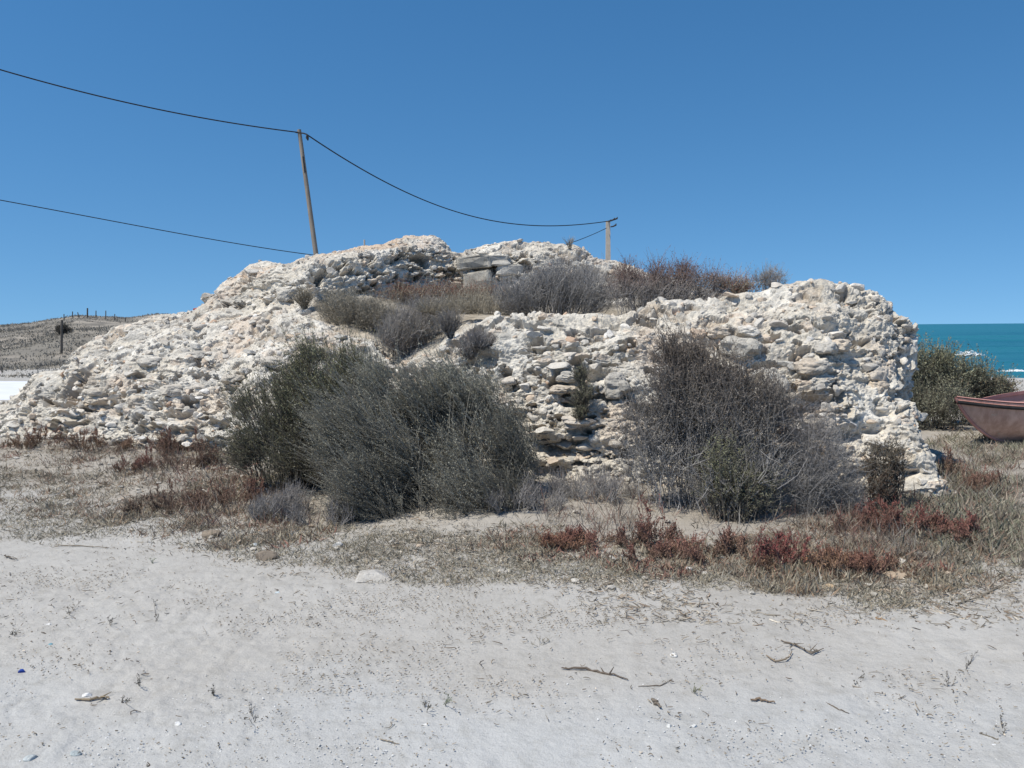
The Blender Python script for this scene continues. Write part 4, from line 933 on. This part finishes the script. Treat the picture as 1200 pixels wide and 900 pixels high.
# ------------------------------------------------------------------ boat
def make_boat():
    prow = P(1121, 466, 10.6); zg = float(gz(prow[0]+.6, prow[1]+.1))
    ax = nrm(np.array([math.cos(R(14)), math.sin(R(14)), 0])); side = np.array([ax[1], -ax[0], 0])   # side points to the viewer
    Lb = 3.4; Hp = prow[2]-zg
    root = thing('rowing_boat', 'old upturned-nose boat with faded dull red hull beached beside the green bush', 'boat', (prow[0], prow[1], zg))
    root['label'] = 'old beached boat with faded dull red hull and black rub rail'
    org = np.array((prow[0], prow[1], zg))
    nt_, nr = 60, 13
    def section(t, sgn, off=0):
        hw = .66*min(1, (1-(1-min(t/.62, 1))**2.1))*(1-.25*max(0, (t-.6)/.4)**2)
        sheer = Hp*(1-.12*math.sin(min(t*4.2, 1)*math.pi*.5)+.34*max(0, t-.22)**.95)
        keelx = .58*(1-math.sqrt(max(0, 1-1)))
        kz = 0.0
        out = []
        for k in range(nr):
            a = k/(nr-1)                                    # 0 gunwale, 1 keel
            w = (hw-off)*(1-a**2.6)**.75 if hw > off else 0
            z = sheer*(1-a)+kz*a
            # raked round stem: lower points start further aft
            rake = .58*(1-math.sqrt(max(0, 1-a**1.8)))*max(0, 1-t*1.6)**1.0+.28*a*max(0, 1-t*2.2)
            s = t*Lb+rake
            out.append(ax*s+side*sgn*(w+.0)+np.array([0, 0, z+off*.6]))
        return out
    def hull(sgn, off):
        return np.array([section((k/(nt_-1))**1.3, sgn, off) for k in range(nt_)])
    for nm, off, m in (('hull', 0, PAINT), ('lining', .03, INSIDE)):
        mb = MB()
        for sgn in (1, -1):
            H = hull(sgn, off); f = grid_faces(nt_, nr)
            mb.add(H.reshape(-1, 3), f if sgn*(1 if off == 0 else -1) > 0 else f[:, ::-1])
        if off == 0:
            a, b = hull(1, 0)[-1], hull(-1, 0)[-1]          # transom
            V = np.concatenate([a, b]); mb.add(V, [[k, k+1, nr+k+1, nr+k] for k in range(nr-1)])
        mb.build(nm, m, root, smooth=True)
    for sgn in (1, -1):
        g = hull(sgn, 0)[:, 0]
        V, F = tubes((g+side*sgn*.012+np.array([0, 0, -.055]))[None], np.full((1, nt_), .022), 6)
        MB().add(V, F).build('rub_rail', BLACK, root, smooth=True)
        gi = hull(sgn, .05)[:, 0]
        top = np.stack([g+np.array([0, 0, .012])+side*sgn*.012, gi+np.array([0, 0, -.02+.012]), gi+np.array([0, 0, -.05]), g+np.array([0, 0, -.03])+side*sgn*.012], 1)
        MB().add(top.reshape(-1, 3), grid_faces(nt_, 4)).build('gunwale', REDEDGE, root)
    # foredeck plate in the bow, stem strip and a thwart
    h1, h2 = hull(1, .02)[:, 0], hull(-1, .02)[:, 0]
    n = 14
    top = np.stack([h1[:n], h2[:n]], 1)-np.array([0, 0, .01]); bot = top-np.array([0, 0, .03])
    mb = MB(); mb.add(top.reshape(-1, 3), grid_faces(n, 2)); mb.add(bot.reshape(-1, 3), grid_faces(n, 2)[:, ::-1])
    mb.add(np.concatenate([top[-1], bot[-1]]), [[0, 1, 3, 2]]); mb.build('foredeck', PAINT, root)
    st = hull(1, 0)[0]-ax*.012
    V, F = tubes(st[None], np.full((1, nr), .02), 6); MB().add(V, F).build('stem_post', REDEDGE, root, smooth=True)
    return root
make_boat()

# ------------------------------------------------------------------ poles, cables, fence posts, far house
def pole_path(a, b, r0, r1, n=8):
    t = np.linspace(0, 1, n)[:, None]; return (a*(1-t)+b*t)[None], np.linspace(r0, r1, n)[None]
def make_leaning_pole():
    D = 27.0
    top = P(350.5, 152, D); foot = P(370, 296, D); dirv = (foot-top)/(foot[2]-top[2])
    base = foot+dirv*(-.1-foot[2])
    root = thing('utility_pole', 'tall leaning weathered wooden pole behind the left half of the ruin', 'pole', base)
    V, F = tubes(*pole_path(base, top, .095, .06), 10)
    MB().add(V, F).build('shaft', WOOD, root, smooth=True, origin=base)
    a = top+np.array([0, -.05, -.12])
    V, F = tubes(np.stack([a+np.array([-.1, 0, .03]), a+np.array([.14, 0, 0]), a+np.array([.26, 0, -.04])])[None], np.full((1, 3), .022), 6)
    MB().add(V, F).build('bracket', IRON, root, origin=base)
    b = a+np.array([.26, 0, -.04])
    V, F = tubes(np.stack([b, b+np.array([0, 0, -.10]), b+np.array([.02, 0, -.18])])[None], np.array([[.03, .05, .02]]), 8)
    MB().add(V, F).build('insulator', IRON, root, smooth=True, origin=base)
    m = top+(foot-top)*.22+np.array([.02, -.06, 0])
    V, F = tubes(np.stack([m, m+(foot-top)*.13])[None], np.array([[.02, .03]]), 5)
    MB().add(V, F).build('strap', IRON, root, origin=base)
    return top, b
def make_concrete_pole():
    D = 43.0
    top = P(712.5, 259, D); base = P(712.5, 330, D).copy(); base[2] = -.2; base[0] = top[0]
    root = thing('utility_pole', 'pale straight concrete pole rising behind the dead bushes', 'pole', base)
    mb = MB(); w0, w1 = .16, .10
    q = [(s*w, t*w) for w in (1,) for s, t in ((-1, -1), (1, -1), (1, 1), (-1, 1))]
    V = [base+np.array([a*w0, b*w0, 0]) for a, b in q]+[top+np.array([a*w1, b*w1, 0]) for a, b in q]
    mb.add(V, [[0, 1, 5, 4], [1, 2, 6, 5], [2, 3, 7, 6], [3, 0, 4, 7], [4, 5, 6, 7]]).build('shaft', CONCRETE, root, origin=base)
    for k, (dx, dz, L) in enumerate(((.0, -.02, .30), (.08, .02, .36), (.12, -.30, .26))):
        a = top+np.array([dx, -.11, dz])
        pth = np.stack([a, a+np.array([L*.5, 0, .02]), a+np.array([L, 0, .09]), a+np.array([L*1.05, 0, .16])])
        V, F = tubes(pth[None], np.array([[.03, .035, .045, .02]]), 6)
        MB().add(V, F).build('insulator', IRON, root, smooth=True, origin=base)
    return top
ptop, pins = make_leaning_pole(); ctop = make_concrete_pole()
def cable(pts, r, label):
    q = np.array(pts); s = np.linspace(0, 1, len(q)); t = np.linspace(0, 1, 80)
    # smooth polynomial through the anchor points
    deg = min(len(q)-1, 3)
    path = np.stack([np.polyval(np.polyfit(q[:, 0], q[:, k], deg), np.interp(t, s, q[:, 0])) for k in range(3)], 1)
    V, F = tubes(path[None], np.full((1, 80), r), 6); base = path[-1]
    return tag(MB().add(V, F).build('power_cable', BLACK, smooth=True, origin=base), label, 'cable')
cable([P(-240, 1, 20.5), P(0, 82, 23), P(120, 113, 24.4), P(240, 139, 25.7), P(349, 155, 26.95)], .018, 'black cable running from the leaning pole up to the left edge')
cable([pins, P(440, 208, 30.5), P(540, 249, 34.7), P(640, 265, 39.3), ctop+np.array([0, -.13, -.02])], .021, 'black sagging cable strung between the two poles')
cable([ctop+np.array([-.1, -.13, -.28]), P(668, 287, 40.5), P(560, 310, 37), P(370, 291, 32.5), P(180, 271, 29), P(0, 241, 26), P(-200, 195, 23)], .015, 'lower black cable dipping behind the ruin towards the left edge')
def post(px, pyt, pyb, D, r, label, group=None, name='fence_post', zb=None, lean=0, m=DARKWOOD):
    b = P(px, pyb, D); t = P(px+lean, pyt, D); b[2] = (float(dune_z(np.array(b[0]), np.array(b[1]))) if zb is None else zb)-.1
    V, F = tubes(*pole_path(b, t, r, r*.85, 4), 7)
    V = np.concatenate([V, [t]]); n = len(V)-1; s = 7
    mb = MB(); mb.add(V, F); cap = MB()
    mb.f.append(np.array([[n-s+k, n-s+(k+1) % s, n] for k in range(s)]))
    return tag(mb.build(name, m, origin=b), label, 'post', group)
FG = 'old fence posts along the dune crest'
for px, a, b, ln, nm in ((75, 368, 378, 0, 'leftmost and shortest post on the dune crest'), (85, 365, 377, 0, 'second fence post from the left on the dune crest'), (93, 366, 377, -2, 'leaning fence post left of the tallest one on the dune crest'), (102.5, 361, 376, 0, 'tallest and thickest fence post on the dune crest'),
                         (112.5, 364, 377, 0, 'fence post right of the tallest one on the dune crest'), (124, 364, 378, 0, 'third fence post from the right on the dune crest'), (134.5, 368, 379, 0, 'second fence post from the right on the dune crest'), (147, 373, 388, 0, 'rightmost fence post, lower down the dune')):
    post(px, a, b, 58, .036 if px != 102.5 else .055, nm, FG, lean=ln)
post(72.5, 375, 428, 40, .06, 'tall dark post standing alone on the slope below the dune crest')
post(4, 428, 441, 29, .03, 'short dark leaning post by the pale track at far left', lean=-3)
post(427, 281, 300, 30, .035, 'short pale stake just showing over the ruin right of the leaning pole', zb=0, m=CONCRETE, name='stake')
b = P(74, 396, 46); b[2] = float(dune_z(np.array(b[0]), np.array(b[1])))
shrub('shrub', 'dark round bush on the dune slope behind the lone dark post', 'shrub', b, [(b[0], b[1], b[2]+.22, .45, .4, .26, 1)], 160, 71, twigs=6, twig_len=.2, leaves=8, leaf_len=.05, leaf_w=.012, leafcol=DARKTW, stemcol=DARKTW)
def make_house():
    D = 85.0
    e = P(228, 362, D); c = np.array([e[0]+6.2, D+4, 0])
    root = thing('house', 'far house with red tiled roof peeping out left of the ruin', 'house', c)
    w, d, h = 5.8, 4.0, e[2]-.15
    def boxm(x0, x1, y0, y1, z0, z1):
        V = [(x, yv, z) for z in (z0, z1) for x, yv in ((x0, y0), (x1, y0), (x1, y1), (x0, y1))]
        return V, [[3, 2, 1, 0], [4, 5, 6, 7], [0, 1, 5, 4], [1, 2, 6, 5], [2, 3, 7, 6], [3, 0, 4, 7]]
    MB().add(*boxm(-w, w, -d, d, -.5, h)).build('wall', PLASTER, root)
    x, yv = w+.4, d+.4; z = h+.02
    V = [(-x, -yv, z), (x, -yv, z), (x, yv, z), (-x, yv, z), (-x+3.4, 0, z+1.35), (x-3.4, 0, z+1.35), (-x, -yv, z+.16), (x, -yv, z+.16), (x, yv, z+.16), (-x, yv, z+.16)]
    MB().add(V, [[3, 2, 1, 0], [0, 1, 7, 6], [1, 2, 8, 7], [2, 3, 9, 8], [3, 0, 6, 9], [6, 7, 5, 4], [8, 9, 4, 5]]).add(V, [[7, 8, 5], [9, 6, 4]]).build('roof', TILE, root)
make_house()

# ------------------------------------------------------------------ light
SUN_EL, SUN_AZ = 58.0, 238.0                        # azimuth clockwise from straight ahead: behind and to the left
w = bpy.data.worlds.new('World'); S.world = w; w.use_nodes = True
nt = w.node_tree; bg = nt.nodes['Background']
sky = nt.nodes.new('ShaderNodeTexSky'); sky.sky_type = 'NISHITA'; sky.sun_disc = False
sky.sun_elevation = R(SUN_EL); sky.sun_rotation = R(SUN_AZ)
sky.altitude = 0; sky.air_density = 1.0; sky.dust_density = .1; sky.ozone_density = 3.0
tc = nt.nodes.new('ShaderNodeTexCoord'); va = nt.nodes.new('ShaderNodeVectorMath'); va.operation = 'ADD'
va.inputs[1].default_value = (0, 0, .17)             # clear dry air: no white band at the horizon
nt.links.new(tc.outputs['Generated'], va.inputs[0])
vn = nt.nodes.new('ShaderNodeVectorMath'); vn.operation = 'NORMALIZE'
nt.links.new(va.outputs[0], vn.inputs[0]); nt.links.new(vn.outputs[0], sky.inputs['Vector'])
hs = nt.nodes.new('ShaderNodeHueSaturation'); hs.inputs['Hue'].default_value = .496; hs.inputs['Saturation'].default_value = 1.27
nt.links.new(sky.outputs[0], hs.inputs['Color']); nt.links.new(hs.outputs[0], bg.inputs['Color']); bg.inputs['Strength'].default_value = .125
sl = bpy.data.lights.new('sun', 'SUN'); sl.energy = 4.8; sl.angle = R(.53); sl.color = (1, .935, .81)
so = bpy.data.objects.new('sun', sl); COL.objects.link(so)
dv = Vector((math.sin(R(SUN_AZ))*math.cos(R(SUN_EL)), math.cos(R(SUN_AZ))*math.cos(R(SUN_EL)), math.sin(R(SUN_EL))))
so.rotation_euler = dv.to_track_quat('Z', 'Y').to_euler(); so.location = (0, 0, 30)
S.view_settings.view_transform = 'Standard'; S.view_settings.look = 'None'
S.view_settings.exposure = 0.10; S.view_settings.gamma = 1.0
S.cycles.max_bounces = 5; S.cycles.diffuse_bounces = 3; S.cycles.glossy_bounces = 2; S.cycles.transmission_bounces = 2
